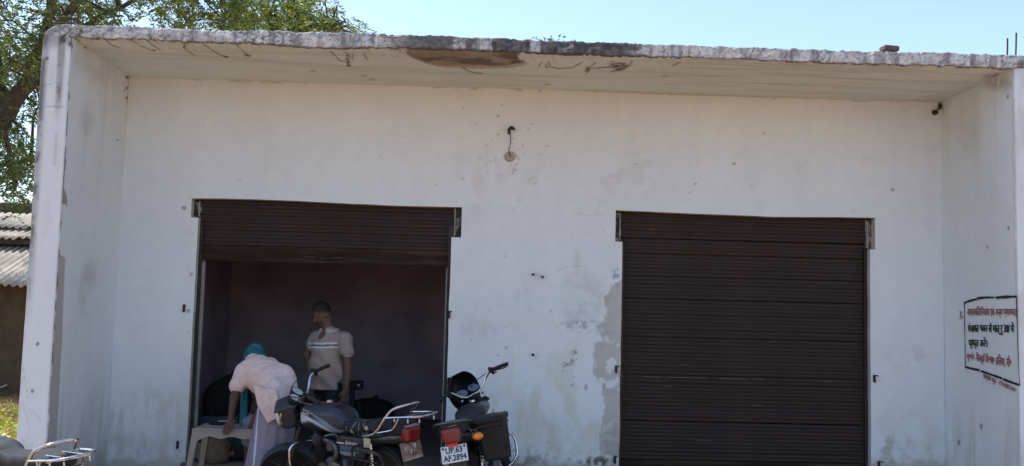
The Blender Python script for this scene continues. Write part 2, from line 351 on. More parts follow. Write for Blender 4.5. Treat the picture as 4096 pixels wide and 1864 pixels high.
    c = mixc(c, blob(px, py, 2040, 625, 26, 18, .25, .5*(n2-.5))*.8, (.36, .34, .28)); c = mixc(c, blob(px, py, 2042, 640, 9, 3.5, .5)*.9, (.08, .07, .06))
    for pts, a in (([(2290, 850), (2350, 862), (2420, 858)], .3), ([(2380, 870), (2400, 800)], .3), ([(2230, 1085), (2260, 1068), (2320, 1062), (2350, 1075)], .35), ([(2290, 1325), (2340, 1335), (2400, 1318)], .3)): c = mixc(c, seg_mask(px, py, pts, 1.5, 2)*a, (.3, .28, .25))
    rs2 = np.random.RandomState(15)
    for _ in range(16):
        x, y = rs2.uniform(560, 3700), rs2.uniform(450, 1500); a = rs2.uniform(-.6, .6)+(1.57 if rs2.rand() < .4 else 0); p = [(x, y)]
        for k in range(7): a += rs2.normal(0, .35); p.append((p[-1][0]+22*math.cos(a), p[-1][1]+22*math.sin(a)))
        c = mixc(c, seg_mask(px, py, p, .6, 2.0)*.28*(.4+n1), (.33, .31, .28))
    # thin spattered brown line under the soffit
    c = mixc(c, sst(.62, .7, fbm(U*10, V*40, 44, 3))*sst(H-.03, H, V)*.6, (.35, .26, .18))
    return c
def grid_obj(name, xs, ys, fpos, paint, m, mask=None, parent=shop, rev=None, flip=False):
    nx, ny = len(xs), len(ys); A, B = np.meshgrid(xs, ys, indexing='ij'); P = fpos(A.ravel(), B.ravel())
    I = np.arange(nx*ny).reshape(nx, ny); Q = np.stack([I[:-1, :-1], I[1:, :-1], I[1:, 1:], I[:-1, 1:]], -1)
    ok = np.ones((nx-1, ny-1), bool)
    if mask is not None: ok = ~mask(((xs[:-1]+xs[1:])/2)[:, None], ((ys[:-1]+ys[1:])/2)[None, :])
    F = Q[ok]; c = paint(P)
    if rev:
        ex = []
        ex += [(I[i+1, j], I[i+1, j+1]) for i, j in np.argwhere(ok[:-1] & ~ok[1:])]; ex += [(I[i+1, j+1], I[i+1, j]) for i, j in np.argwhere(~ok[:-1] & ok[1:])]
        ex += [(I[i+1, j+1], I[i, j+1]) for i, j in np.argwhere(ok[:, :-1] & ~ok[:, 1:])]; ex += [(I[i, j+1], I[i+1, j+1]) for i, j in np.argwhere(~ok[:, :-1] & ok[:, 1:])]
        e = np.array(ex); uq, inv = np.unique(e, return_inverse=True); inv = inv.reshape(e.shape); n0 = len(P)
        deep = P[uq].copy(); deep[:, 1] += rev; cc = c[uq]*0+np.array([.52, .50, .46])*(1+.25*(fbm(deep[:, 0]*5, deep[:, 2]*5, 8)-.5))[:, None]
        front2 = P[uq].copy(); c2 = cc; P = np.concatenate([P, front2, deep]); c = np.concatenate([c, c2, cc]); k = len(uq)
        F = np.concatenate([F, np.stack([n0+inv[:, 0], n0+k+inv[:, 0], n0+k+inv[:, 1], n0+inv[:, 1]], 1)])
    if flip: F = F[:, ::-1]
    return link_mesh(name, P, F, m, parent, False, c)
def wall_pos(a, b):
    y = .010*(fbm(a*1.1, b*1.1, 61, 3)-.5)
    z = b.copy()
    for d, ph in ((DL, 0.3), (DR, 2.1)):
        near = np.exp(-((b-d.top)/.12)**2)*((a > d.x0-.2) & (a < d.x3+.2)); z += near*(.012*np.sin((a-d.x0)*1.9+ph)+.012*(fbm(a*2.2, a*0+ph, 5, 3)-.5))
    x = a.copy()
    for d in (DL, DR):
        for e in (d.x1, d.x2): x += np.exp(-((a-e)/.06)**2)*.016*(fbm(b*2.4, b*0+e, 7, 4)-.5)*(b < d.top-.3)
    return np.stack([x, y, z], 1)
front_wall = grid_obj('front_wall', wx, wz, wall_pos, paint_wall, M['plaster'], is_open, rev=.20)

# ---- side walls of the porch and the pier fronts
sy = lines([-D, 0.0], .0135); sz = lines([GZ-.05, H+.03], .0135)
def paint_left(P):
    px, py = proj(P); U, V = P[:, 1], P[:, 2]; c = base_white(U, V, 71, .05); n1 = fbm(U*10, V*10, 72, 5); n2 = fbm(U*28, V*28, 73, 4)
    st = fbm(U*14, V*.8, 74, 4); c = mixc(c, sst(.5, .72, st)*sst(H-2.2, H, V)*.16, (.40, .37, .30)); c = mixc(c, sst(.48, .68, st)*sst(1.3, .2, V)*.2, (.36, .33, .27))
    c = mixc(c, sst(.5, .7, fbm(U*9, V*1.6, 75, 4))*sst(.9, 0, V)*.3, (.37, .33, .26)); c = mixc(c, sst(.25, -.1, V+.3*(n1-.5))*.45, (.24, .22, .18))
    # strip of bare cement along the front edge, and a chip above it
    wd = np.interp(V, [-.2, 1.0, 1.98, 2.02], [.225, .19, .15, .0])+.03*(fbm(U*3, V*9, 76, 4)-.5); c = mixc(c, sst(.006, -.006, (U+D)-wd), CEMENT*1.05)
    c = mixc(c, ((U+D) < .014+.02*n2)*sst(.45, .55, fbm(V*9, V*0, 78, 3))*.8, (.16, .15, .13))
    c = mixc(c, inpoly(px+8*(n1-.5), py+10*(n1-.5), [(247, 752), (258, 756), (266, 782), (268, 812), (271, 828), (266, 826), (260, 814), (243, 816)]).astype(float), (.36, .33, .29))
    for x, y, r in ((345, 188, 6), (512, 308, 7), (508, 352, 5), (509, 392, 5), (499, 360, 3), (470, 560, 3)): c = mixc(c, blob(px, py, x, y, r*1.4, r, .5, .9*(n2-.5))*.9, (.10, .07, .05))
    for x, y, rx, ry, a in ((345, 480, 26, 60, .3), (358, 1100, 30, 46, .35), (330, 1170, 14, 60, .25), (395, 300, 50, 30, .25), (320, 230, 40, 60, .3)): c = mixc(c, blob(px, py, x, y, rx, ry, .8, 1.2*(n1-.5))*a, (.36, .33, .30))
    return c
grid_obj('side_wall', sy, sz, lambda a, b: np.stack([.008*(fbm(a*1.3, b*1.3, 80, 3)-.5), a, b], 1), paint_left, M['plaster'], flip=False)
def paint_right(P):
    px, py = proj(P); U, V = P[:, 1], P[:, 2]; c = base_white(U, V, 91, .05); n1 = fbm(U*10, V*10, 92, 5); n2 = fbm(U*28, V*28, 93, 4)
    st = fbm(U*12, V*.8, 94, 4); c = mixc(c, sst(.5, .7, st)*sst(2.0, H, V)*.16, (.48, .43, .36)); c = mixc(c, sst(.45, .68, fbm(U*9, V*1.5, 95, 4))*sst(1.0, 0, V)*.4, (.36, .35, .27)); c = mixc(c, sst(.2, -.1, V+.3*(n1-.5))*.4, (.26, .24, .2))
    c = mixc(c, blob(px, py, 4000, 330, 70, 34, .7, 1.4*(n1-.5))*sst(.4, .6, n1)*.6, (.28, .23, .18)); c = mixc(c, blob(px, py, 3880, 520, 40, 90, .8, 1.0*(n1-.5))*.25, (.42, .36, .26))
    for x, y, r in ((4031, 385, 5), (4034, 912, 5), (3950, 990, 4), (3925, 1705, 7), (3835, 1770, 7)): c = mixc(c, blob(px, py, x, y, r*.7, r*1.6, .5, .9*(n2-.5))*.8, (.15, .13, .12))
    c = mixc(c, ((U+D) < .03+.03*n1)*.25, (.5, .47, .4))
    return c
grid_obj('side_wall', sy, sz, lambda a, b: np.stack([W+.008*(fbm(a*1.3, b*1.3, 82, 3)-.5), a, b], 1), paint_right, M['plaster'], flip=True)

def paint_pier(P):
    px, py = proj(P); U, V = P[:, 0], P[:, 2]; c = base_white(U, V, 101, .05); n1 = fbm(U*12, V*7, 102, 5); n2 = fbm(U*30, V*30, 103, 4); st = fbm(U*26, V*1.3, 104, 4)
    lft = U < 1
    ed = U-PLX+.03*(n1-.5); c = mixc(c, lft*sst(.085, .025, ed)*sst(1.2, 2.2, V)*(.45+.55*sst(.4, .6, n1))*.9, (.11, .105, .10))
    c = mixc(c, lft*sst(.03, .0, ed)*sst(.1, .8, V)*.4, (.30, .28, .25))
    cx = PLX+.165; top = sst(H-.9, H-.05, V); c = mixc(c, lft*(1-sst(.014, .042, np.abs(U-cx-.01)+.03*(n1-.5)))*top*(.6+.8*sst(.4, .6, n1)), (.07, .065, .06)); c = mixc(c, lft*sst(H-.16, H, V)*sst(.42, .60, n1)*.6, (.16, .15, .15))
    c = mixc(c, lft*(1-sst(.008, .024, np.abs(U-cx-.012)+.016*(n1-.5)))*sst(1.9, 2.6, V)*sst(.45, .6, n1)*.28, (.22, .2, .19))
    c = mixc(c, sst(.5, .75, fbm(U*20, V*2.2, 105, 5))*sst(1.0, H, V)*.22, (.40, .37, .34)); c = mixc(c, sst(.52, .7, n1)*sst(.7, 0, V)*.5, (.34, .32, .26)); c = mixc(c, sst(.1, -.12, V+.2*(n1-.5))*.6, (.2, .18, .15))
    for pts in ([(172, 345), (205, 334), (240, 331), (262, 337), (276, 332)], [(160, 435), (196, 424), (232, 428), (268, 424)], [(120, 1640), (150, 1660), (166, 1690)], [(92, 1455), (100, 1520), (112, 1590)], [(90, 1610), (110, 1680), (118, 1720)]):
        c = mixc(c, seg_mask(px, py, pts, 1.2, 2.2)*(.3+.8*n1)*.75, (.20, .19, .18))
    for x, y, r in ((189, 234, 5), (278, 176, 8), (252, 158, 10), (290, 160, 8), (230, 350, 4), (150, 1375, 6), (130, 1565, 7), (231, 1330, 4)): c = mixc(c, blob(px, py, x, y, r, r*1.2, .5, 1.0*(n2-.5))*.9, (.08, .07, .06))
    c = mixc(c, (~lft)*sst(.45, .65, fbm(U*9, V*3, 106, 4))*.3, (.45, .44, .38)); return c
def pier_pos(x0, x1, s):
    def f(a, b):
        x = a.copy(); t = (a-x0)/(x1-x0)
        jag = .018*(fbm(b*7, b*0, s, 5)-.5)*(1 if s == 111 else -1)
        x += jag*(sst(.85, 1, t) if s == 111 else sst(.15, 0, t))
        if s == 111: x += sst(.15, 0, t)*(.012*(fbm(b*3, b*0, 9, 3)-.5))
        y = -D+.010*(fbm(a*9, b*2.5, s+2, 3)-.5)+.012*(sst(.05, 0, t)+sst(.96, 1, t))
        return np.stack([x, y, b], 1)
    return f
px_l = lines([PLX, 0.0], .0125); px_r = lines([W, PRX], .0125); pz = lines([GZ-.05, H+.03], .0135)
grid_obj('pier_face', px_l, pz, pier_pos(PLX, 0, 111), paint_pier, M['plaster'])
grid_obj('pier_face', px_r, pz, pier_pos(W, PRX, 112), paint_pier, M['plaster'])

# ---- roof slab: soffit and broken fascia
xs = lines([PLX, W*.5, PRX], .0125)
SPALL = [(1630, 222), (1662, 236), (1700, 250), (1745, 262), (1795, 268), (1900, 270), (2040, 268), (2090, 256), (2106, 246), (2070, 238), (2078, 150), (1626, 150)]
def spall(px, py, U, V): j = 44*(fbm(U*6, V*10, 131, 5)-.5); return inpoly(px+j, py+j*.4, SPALL)
def paint_soffit(P):
    px, py = proj(P); U, V = P[:, 0], P[:, 1]; n1 = fbm(U*8, V*8, 121, 5); n2 = fbm(U*26, V*26, 122, 4)
    c = np.array([.69, .745, .68])*(1+.08*(fbm(U*.9, V*2.5, 123, 4)-.5)*2)[:, None]; c = mixc(c, sst(.5, .66, fbm(U*.8, V*7, 124, 5))*.25, (.47, .43, .35))
    c = mixc(c, sst(.52, .62, fbm(U*1.2, V*14, 126, 5))*.22*sst(5.0, 6.0, U), (.35, .31, .24)); c = mixc(c, sst(-D+.25, -D, V)*sst(.45, .65, n1)*.4, (.40, .35, .27))
    m = spall(px, py, U, V); c = mixc(c, m.astype(float), (.31, .26, .205)); c = mixc(c, m*sst(.45, .62, n1)*.7, (.40, .335, .27)); c = mixc(c, m*sst(.50, .66, fbm(U*3, V*5, 129, 5))*.85, (.13, .11, .095)); c = mixc(c, m*sst(-D+.12, -D+.02, V+.06*(n1-.5))*.85, (.06, .055, .05))
    m2 = inpoly(px+5+10*(n1-.5), py+7+8*(n1-.5), SPALL) | inpoly(px-6, py-5, SPALL); c = mixc(c, np.clip(m2.astype(float)-m, 0, 1)*.5, (.2, .17, .13))
    dr = [[(417, 147), (424, 162), (450, 182), (480, 191)], [(512, 150), (560, 182), (600, 200), (622, 203)], [(575, 152), (610, 180), (640, 200)], [(726, 165), (742, 178), (736, 190), (752, 205), (780, 222)],
          [(812, 174), (850, 202), (885, 222), (910, 228)], [(938, 172), (970, 202), (1000, 228)], [(1320, 205), (1345, 226), (1360, 244), (1390, 246)], [(1385, 210), (1392, 246)], [(1410, 214), (1410, 240)], [(1455, 215), (1470, 240)],
          [(2165, 250), (2155, 266)], [(2195, 245), (2200, 268), (2240, 275), (2290, 270), (2330, 248)], [(2385, 250), (2352, 274), (2345, 296)], [(2360, 274), (2440, 268), (2500, 252)], [(2440, 288), (2500, 275), (2530, 245)], [(1850, 272), (1890, 290), (1930, 294)], [(2690, 262), (2720, 250)], [(300, 150), (320, 168)]]
    for p in dr: c = mixc(c, seg_mask(px, py, p, 2.2, 2.6)*(.35+.9*n2), (.13, .105, .075))
    rs = np.random.RandomState(9)
    for _ in range(46):
        x = rs.uniform(330, 2900); y = 150+(x-330)*.0365; c = mixc(c, seg_mask(px, py, [(x, y), (x+rs.uniform(0, 30), y+rs.uniform(15, 40))], 1.2, 2.2)*.4, (.2, .16, .11))
    for x, y, rx, ry, a in ((2480, 262, 34, 18, .85), (1393, 240, 9, 22, .95), (738, 180, 7, 14, .9), (2350, 280, 8, 10, .9), (2186, 262, 7, 10, .8), (1395, 262, 7, 4, .9), (3990, 305, 60, 16, .4), (905, 227, 9, 4, .8), (985, 222, 14, 5, .8)):
        c = mixc(c, blob(px, py, x, y, rx, ry, .5, 1.5*(n1-.5))*(.4+sst(.4, .55, n2))*a, (.12, .095, .075))
    for x, y in ((1142, 335), (1252, 285), (1457, 303), (1490, 317), (2190, 338), (2660, 305)): c = mixc(c, blob(px, py, x, y, 15, 4, .5)*.6, (.38, .31, .2))
    for p in ([(560, 210), (1200, 255), (1700, 285), (2300, 308), (2900, 300)], [(3210, 330), (3300, 376), (3380, 345)], [(3050, 350), (3200, 340)], [(3430, 320), (3390, 372)]): c = mixc(c, seg_mask(px, py, [(a, b+4*math.sin(a*.02)) for a, b in p], 2, 4)*.22, (.35, .31, .24))
    return c
soy = lines([-D+.002, 0.012], .0125)
def soffit_pos(a, b):
    z = H+E_*(-b/D)+.012*(fbm(a*.9, b*2, 125, 4)-.5)
    P = np.stack([a, b, z], 1); px, py = proj(P); m = spall(px, py, a, b); z = z+m*(.010+.016*fbm(a*9, b*9, 127, 4))
    return np.stack([a, b, z], 1)
grid_obj('soffit', lines([-.01, W*.5, W+.01], .0125), soy, soffit_pos, paint_soffit, M['plaster'], flip=True)
TH = .138
fz = np.concatenate([[-2.0], np.linspace(0, 1, 14), [2.0, 3.0]])       # -2: turns under the edge, 2 and 3: run back over the top
def fas_edges(a):
    top = H+TH+.030*(fbm(a*1.0, a*0, 141, 3)-.5)+.022*(fbm(a*9, a*0, 142, 4)-.5)+.018*(fbm(a*34, a*0, 148, 3)-.5)
    bot = H+E_-.004-.018*(fbm(a*1.4, a*0, 143, 3)-.5)+.016*(fbm(a*12, a*0, 144, 4)-.5)+.012*(fbm(a*40, a*0, 150, 3)-.5)-.02*np.exp(-((a-2.2)/.35)**2)
    r = .17; t = np.clip(a-PLX, 0, r); top = top-(r-np.sqrt(np.maximum(r*r-(r-t)**2, 0)))*.75; return top, np.where((a < .01) | (a > W-.01), H+.02, bot)
def fas_pos(a, b):
    top, bot = fas_edges(a); t = np.clip(b, 0, 1); z = bot+(top-bot)*t
    y = -D-.012*sst(-.02, .05, a)+.022*(fbm(a*7, z*9, 145, 4)-.5)+.010*(fbm(a*40, z*40, 146, 3)-.5)+.010*(sst(.85, 1, t)+sst(.1, 0, t)*.5)+.012*(fbm(a*22, z*22, 147, 3) > .56)
    y = np.where(b < -1, -D+.05, np.where(b > 2.5, 4.6, np.where(b > 1.5, -D+.30, y))); z = np.where(b < -1, bot+.004, np.where(b > 1.5, top+.012, z))
    return np.stack([a, y, z], 1)
def paint_fas(P):
    px, py = proj(P); U, V = P[:, 0], P[:, 2]; n1 = fbm(U*9, V*12, 151, 5); n2 = fbm(U*34, V*34, 152, 4); cr = np.minimum(np.abs(fbm(U*7, V*6, 153, 4)-.5), np.abs(fbm(U*13, V*9, 155, 4)-.5)*1.3); st = fbm(U*26, V*2, 154, 4)
    c = np.array([.68, .69, .70])*(1+.22*(n1-.5))[:, None]
    zone = blob(px, py, 1960, 190, 380, 200, .25)*.85+blob(px, py, 2230, 205, 330, 200, .3)*.8+blob(px, py, 1390, 180, 50, 100, .6)*.5+blob(px, py, 2500, 220, 110, 100, .6)*.35+blob(px, py, 330, 100, 120, 60, .6)*.35
    zone = np.clip(zone, 0, 1); keep = np.zeros_like(px)
    for x0, x1 in ((1815, 1862), (1890, 1965), (2122, 2160)): keep = np.maximum(keep, sst(x0-5, x0+4, px+9*(n2-.5))*sst(x1+5, x1-4, px+9*(n2-.5))*sst(H+.015, H+.03, V+.03*(st-.5)))
    dk = zone*sst(.22, .44, n1+.25*(zone-.5))*(1-.92*keep); c = mixc(c, dk*.97, (.062, .063, .068)); c = mixc(c, dk*sst(.55, .7, n2)*.35, (.36, .36, .36))
    c = mixc(c, sst(.54, .70, st)*.6, (.18, .18, .185)); c = mixc(c, sst(.56, .70, n1)*.5, (.25, .245, .24)); wv = .25*(n1-.5); vo = voro(U*11+wv*3, V*13+wv*3, 5); vf = voro(U*24+wv*5, V*26+wv*5, 6); cz = sst(.35, .55, fbm(U*1.7, V*3, 156, 3))
    c = c*(1+.28*(_h(np.floor(U*11+wv*3).astype(np.int64), np.floor(V*13+wv*3).astype(np.int64), 9)-.5))[:, None]
    c = mixc(c, sst(.10, .02, vo)*(.35+.6*cz), (.10, .098, .10)); c = mixc(c, sst(.12, .02, vf)*cz*.65, (.13, .125, .125)); c = mixc(c, sst(.018, .004, cr)*.6, (.085, .08, .08))
    top, bot = fas_edges(U); c = mixc(c, sst(.03, .0, top-V+.02*(n1-.5))*.6, (.16, .155, .15)); c = mixc(c, sst(.016, .0, V-bot+.014*(n2-.5))*.8, (.11, .095, .08))
    c = mixc(c, sst(4030, 4070, px)*.7*sst(.4, .6, n1), (.08, .08, .08)); return c
grid_obj('roof_fascia', xs, fz, fas_pos, paint_fas, M['fascia'])
M['plain_plaster'] = mat('plain_plaster', (.52, .50, .46), .9, var=.2, scale=3, bump=.3, dirt=(.2, .19, .17), dscale=1.5, damt=.5)
YB = 4.6
m = MB(); m.box(((PLX+PRX)/2, (YB-D)/2+.1, H+.098), (PRX-PLX-.04, YB+D-.14, .06)); m.build('roof_slab', M['plain_plaster'], shop)
m = MB(); m.box((PLX+.06, (YB-D)/2+.02, H/2-.06), (.11, YB+D-.08, H+.10)); m.box((PRX-.06, (YB-D)/2+.02, H/2-.06), (.11, YB+D-.08, H+.10)); m.box(((PLX+PRX)/2, YB-.06, H/2-.06), (PRX-PLX-.26, .12, H+.10)); m.build('outer_wall', M['plain_plaster'], shop)
XP = (DL.x3+DR.x0)/2
m = MB()
m.box((.02-.012, (YB+.2)/2, H/2), (.14, YB-.34, H-.02)); m.box((XP, (YB+.2)/2, H/2), (.12, YB-.34, H-.02)); m.box((W+.012, (YB+.2)/2, H/2), (.06, YB-.34, H-.02)); m.box((XP/2, YB-.32, H/2), (XP-.12, .06, H-.03)); m.box(((XP+W)/2, YB-.32, H/2), (W-XP-.12, .06, H-.03))
m.build('inner_wall', M['inside'], shop)
m = MB(); m.box((W/2, .213, (H+DL.top)/2+.06), (W-.1, .02, H-DL.top-.14)); m.build('lintel_lining', M['inside'], shop)
for x0, x1 in ((.06, DL.x0-.02), (DL.x3+.02, XP-.07), (XP+.07, DR.x0-.02), (DR.x3+.02, W-.05)):
    m = MB(); m.box(((x0+x1)/2, .213, DL.top/2), (x1-x0, .02, DL.top-.02)); m.build('inner_lining', M['inside'], shop)
m = MB(); m.box((W/2, (YB+.2)/2-.05, H-.035), (W-.06, YB-.2, .03)); m.build('inner_ceiling', M['inside'], shop)
m = MB(); m.box((W/2, YB/2-.09, -.07), (W-.02, YB-.42, .14)); m.build('shop_floor', M['floor'], shop)
for d in (DL, DR):
    m = MB(); m.box(((d.x1+d.x2)/2, .07, -.0605), (d.x2-d.x1+.1, .18, .127), bev=.01); m.build('threshold', M['floor'], shop)

# ---- rolling shutters
def slat_mesh(x0, x1):
    pf = [(.004, -.041), (-.004, -.040), (-.009, -.034), (-.011, -.022), (-.009, -.010), (-.0045, -.004), (-.0045, -.001), (-.009, .004), (-.011, .016), (-.009, .028), (-.0045, .034), (-.0045, .036), (-.009, .0375), (-.009, .0395), (-.003, .0412), (.006, .040)]
    V = [(x, y, z) for x in (x0, x1) for y, z in pf]; n = len(pf)
    F = [(i, (i+1) % n, (i+1) % n+n, i+n) for i in range(n)]+[tuple(range(n-1, -1, -1)), tuple(range(n, 2*n))]
    me = bpy.data.meshes.new('slat'); me.from_pydata(V, [], F); me.materials.append(M['shutter']); me.update(); return me
PITCH_S = .0795; M['scuff'] = mat('scuffed_paint', (.17, .13, .105), .8, var=.5, scale=30)
for d, zb, lab in ((DL, 1.0, 'half raised brown rolling shutter'), (DR, 0.0, 'fully closed brown rolling shutter')):
    Ysh = .115; sh = empty('rolling_shutter', (0, Ysh, 0), parent=shop); sh['label'] = lab
    bot = atY(1200, 1052, Ysh)[2] if d is DL else .01
    x0, x1 = d.x1-.03, d.x2+.03; me = slat_mesh(x0, x1); z = bot+(.165 if d is DL else .10)+.04
    while z < d.top+.06:
        o = bpy.data.objects.new('slat', me); COL.objects.link(o); o.parent = sh; o.location = (random.uniform(-.004, .004), random.uniform(-.0005, .0005), z); o.rotation_euler = (random.uniform(-.004, .004), random.uniform(-.0008, .0008), 0); z += PITCH_S
    hb = .165 if d is DL else .10
    m = MB(); m.box(((x0+x1)/2, -.006, bot+hb/2), (x1-x0, .014, hb-.006), bev=.003); m.box(((x0+x1)/2, -.010, bot+.012), (x1-x0, .03, .022), bev=.003); rail = m.build('bottom_rail', M['shutter_worn'], sh)
    for fx in (.44, .545):
        if d is DL: m = MB(); m.box((x0+(x1-x0)*fx, -.026, bot+.062), (.135, .028, .022), bev=.005); m.build('pull_handle', M['steel_dark'], rail)
    m = MB()
    for gx, s in ((d.x1+.012, 1), (d.x2-.012, -1)):
        m2 = MB(); m2.box((gx-s*.004, .003-.03, d.ln/2), (.05, .02, d.ln-.02)); m2.build('guide_channel', M['steel_dark'], sh)
        m2 = MB(); m2.box((gx+s*.014, .052, d.ln/2), (.045, .05, d.ln-.02), bev=.004); m2.build('guide_channel', M['guide'], sh)
    for gx, zz in (((d.x0+d.x1)/2-.01, d.ln), ((d.x2+d.x3)/2+.01, d.rn)):
        m2 = MB(); m2.box((gx, -.005, (zz+d.top)/2), ((d.x1-d.x0)*.85+.03, .02, d.top-zz-.02), bev=.004); m2.build('side_bracket', M['patchy'], sh)
        m2 = MB(); m2.box((gx+(.03 if gx < (d.x0+d.x3)/2 else -.03), -.022, (zz+d.top)/2), (.012, .03, d.top-zz-.03), bev=.003); m2.build('bracket_lip', M['guide'], sh)
    if d is DR:
        for xa, xb, py in ((2572, 2650, 1507), (2665, 2824, 1509), (2875, 2990, 1514), (3010, 3052, 1516), (3266, 3331, 1524), (2782, 2847, 1760), (2726, 2754, 1459), (3010, 3047, 1622), (3306, 3312, 1473), (3218, 3228, 1052), (2600, 2622, 917), (2650, 2690, 1545), (2540, 2546, 1288)):
            pa, pb = atY(xa, py, Ysh-.0125), atY(xb, py+(xb-xa)*.018, Ysh-.0125); m2 = MB(); m2.box(((pa[0]+pb[0])/2, -.0125, (pa[2]+pb[2])/2), (pb[0]-pa[0], .002, .0055), bev=.0009); m2.build('scuff_mark', M['scuff'], sh)
    m = MB(); m.lathe([(.10, 0), (.10, x1-x0)], (x0, .115, d.top+.02), (1, 0, 0), 20); m.build('roller_drum', M['steel_dark'], sh)

# ---- fittings on the wall
def hook(px, py, big=1.0):
    p = atY(px, py, 0); m = MB(); m.box((p[0], -.012, p[2]), (.024*big, .02, .075*big), bev=.004); m.tube(spline([(p[0]+.005, -.02, p[2]+.03*big), (p[0]+.01, -.045, p[2]+.034*big), (p[0]+.028*big, -.05, p[2]+.03*big)], 4), .006, 6)
    m.tube([(p[0], -.02, p[2]-.03*big), (p[0], -.038, p[2]-.034*big)], .008, 6); return m.build('lock_hasp', M['steel_dark'], shop)
for px, py in ((737, 1233), (711, 1778), (1797, 1258), (1794, 1524), (2464, 1476), (2459, 1838), (3496, 1514), (3514, 1858)): hook(px, py)
for px, py in ((2131, 1097), (2169, 1107), (1945+186, 1418)):
    p = atY(px, py, 0); m = MB(); m.lathe([(.012, 0), (.014, .02), (.010, .055), (.004, .062)], (p[0], .0, p[2]), (.1, -1, -.1), 10); m.build('wooden_peg', M['steel_dark'], shop)
a = atY(2131, 1095, -.055); b = atY(2169, 1105, -.055); m = MB(); m.tube(spline([a, (a+b)/2+np.array([0, 0, .018]), b], 5), .0022, 5); m.build('peg_string', mat('string', (.4, .38, .35), .9), shop)
p0 = atY(2041, 520, -.02); p1 = atY(2039, 620, -.02)
wr = empty('ceiling_wire', parent=shop); wr['label'] = 'bent black wire hanging between two holes in the wall'
m = MB(); m.tube(spline([p0+np.array([.02, .02, .01]), p0+np.array([0, -.02, -.005]), p0+np.array([.004, -.02, -.09]), p0*.45+p1*.55+np.array([.004, -.012, 0]), p0*.2+p1*.8+np.array([-.01, -.012, 0]), p1+np.array([0, -.004, 0]), p1+np.array([.006, .02, -.02])], 8), .0045, 7); m.build('wire', M['steel_dark'], wr, True)
m = MB(); m.tube(spline([p0+np.array([-.012, -.02, -.05]), p0+np.array([-.014, -.03, -.01]), p0+np.array([.004, -.04, .018]), p0+np.array([.03, -.04, .012]), p0+np.array([.045, -.03, -.008])], 6), [.012]*6+[.017]*6+[.017]*6+[.012]*6+[.007], 8); m.build('taped_end', M['steel_dark'], wr, True)
m = MB(); m.lathe([(.058, 0), (.055, .012), (.042, .018), (.034, .010), (.02, .004)], (p1[0], .004, p1[2]-.016), (0, -1, 0), 22); m.build('plaster_ring', mat('ring_plaster', (.42, .39, .33), .9, bump=.5), wr, True)

# ---- reinforcement bars left in the roof
def bars(pts, name='rebar'):
    for (px, py0, py1, Y, lean) in pts:
        a = atY(px, py0, Y); b = atY(px+lean, py1, Y); mid = (a+b)/2+np.array([.004, .006, 0]); m = MB(); m.tube(spline([a-np.array([0, 0, .1]), a, mid, b], 4), .0075, 6); m.build(name, M['rust'], shop)
Yc = -D+.14
bars([(203, 110, -40, Yc, 8), (284, 100, 18, Yc, 1), (312, 98, 32, Yc, -1), (238, 98, 40, Yc+.1, 3), (2197, 195, 155, -D+.25, 1), (4029, 225, 153, Yc, 1), (4063, 228, 131, Yc, 2)])
A = [atY(x, y, Y) for x, y, Y in ((205, 69, Yc), (283, 70, Yc), (310, 90, Yc+.12), (236, 92, Yc+.12))]
m = MB(); m.tube(spline(A+[A[0]], 2), .006, 5); A2 = [q-np.array([.0, 0, .05]) for q in A]; m.tube(spline(A2+[A2[0]], 2), .005, 5); m.build('rebar_tie', M['rust'], shop)

# ---- hand painted notice on the right porch wall
XS = W-.006
notice = empty('painted_notice', parent=shop); notice['label'] = 'hand painted red and black notice inside a black outline'
def yz(px, py): p = atX(px, py, XS); return np.array([p[1], p[2]])
def on_wall(name, q, body, m, bold=.012):      # q: photo corners tl, tr, br, bl of the written line
    V, F, _ = text_pts(body, 0.0); V = V+np.stack([.006*(fbm(V[:, 0]*30, V[:, 1]*4, 3, 2)-.5), .09*(fbm(V[:, 0]*9, V[:, 1]*2, 5, 2)-.5)], 1); TL, TR, BR, BL = [yz(*k) for k in q]; P = []; FF = []
    for i, (ox, oz) in enumerate(((-1, 0), (0, .5), (1, -.3))):
        P += [(XS-.0015-.0006*i, *(TL*(1-u)*v+TR*u*v+BR*u*(1-v)+BL*(1-u)*(1-v)+np.array([ox, oz])*bold*.22)) for u, v in V]; FF += [tuple(k+i*len(V) for k in f) for f in F]
    F = FF
    return link_mesh(name, P, F, m, notice)
k = 276/770.
def zq(*pts): return [(3820+a*k, 1170+b*k) for a, b in pts]
on_wall('written_line', zq((138, 152), (694, 152), (696, 285), (138, 290)), 'आय/जाित/िनवास एवं अन्य प्माणपत्', M['red_paint'], .005)
on_wall('written_line', zq((146, 335), (656, 328), (658, 478), (146, 475)), 'पंचायत भवन से मात् रु 30/ में', M['black_paint'], .016)
on_wall('written_line', zq((154, 500), (360, 496), (360, 640), (154, 635)), 'प्ाप्त करें।', M['black_paint'], .016)
on_wall('written_line', zq((132, 655), (628, 705), (628, 868), (132, 775)), 'ग्ा॰पं॰- िसल्हॉ िव॰ख॰ हिलया, मी॰', M['red_paint'], .005)
on_wall('written_line', zq((316, 898), (674, 1062), (674, 1130), (316, 975)), 'सम्पक सूत - 7754881344', M['faded_red'], .006)
on_wall('written_line', zq((52, 205), (90, 212), (90, 300), (52, 296)), '3-', M['faded_red'], .01)
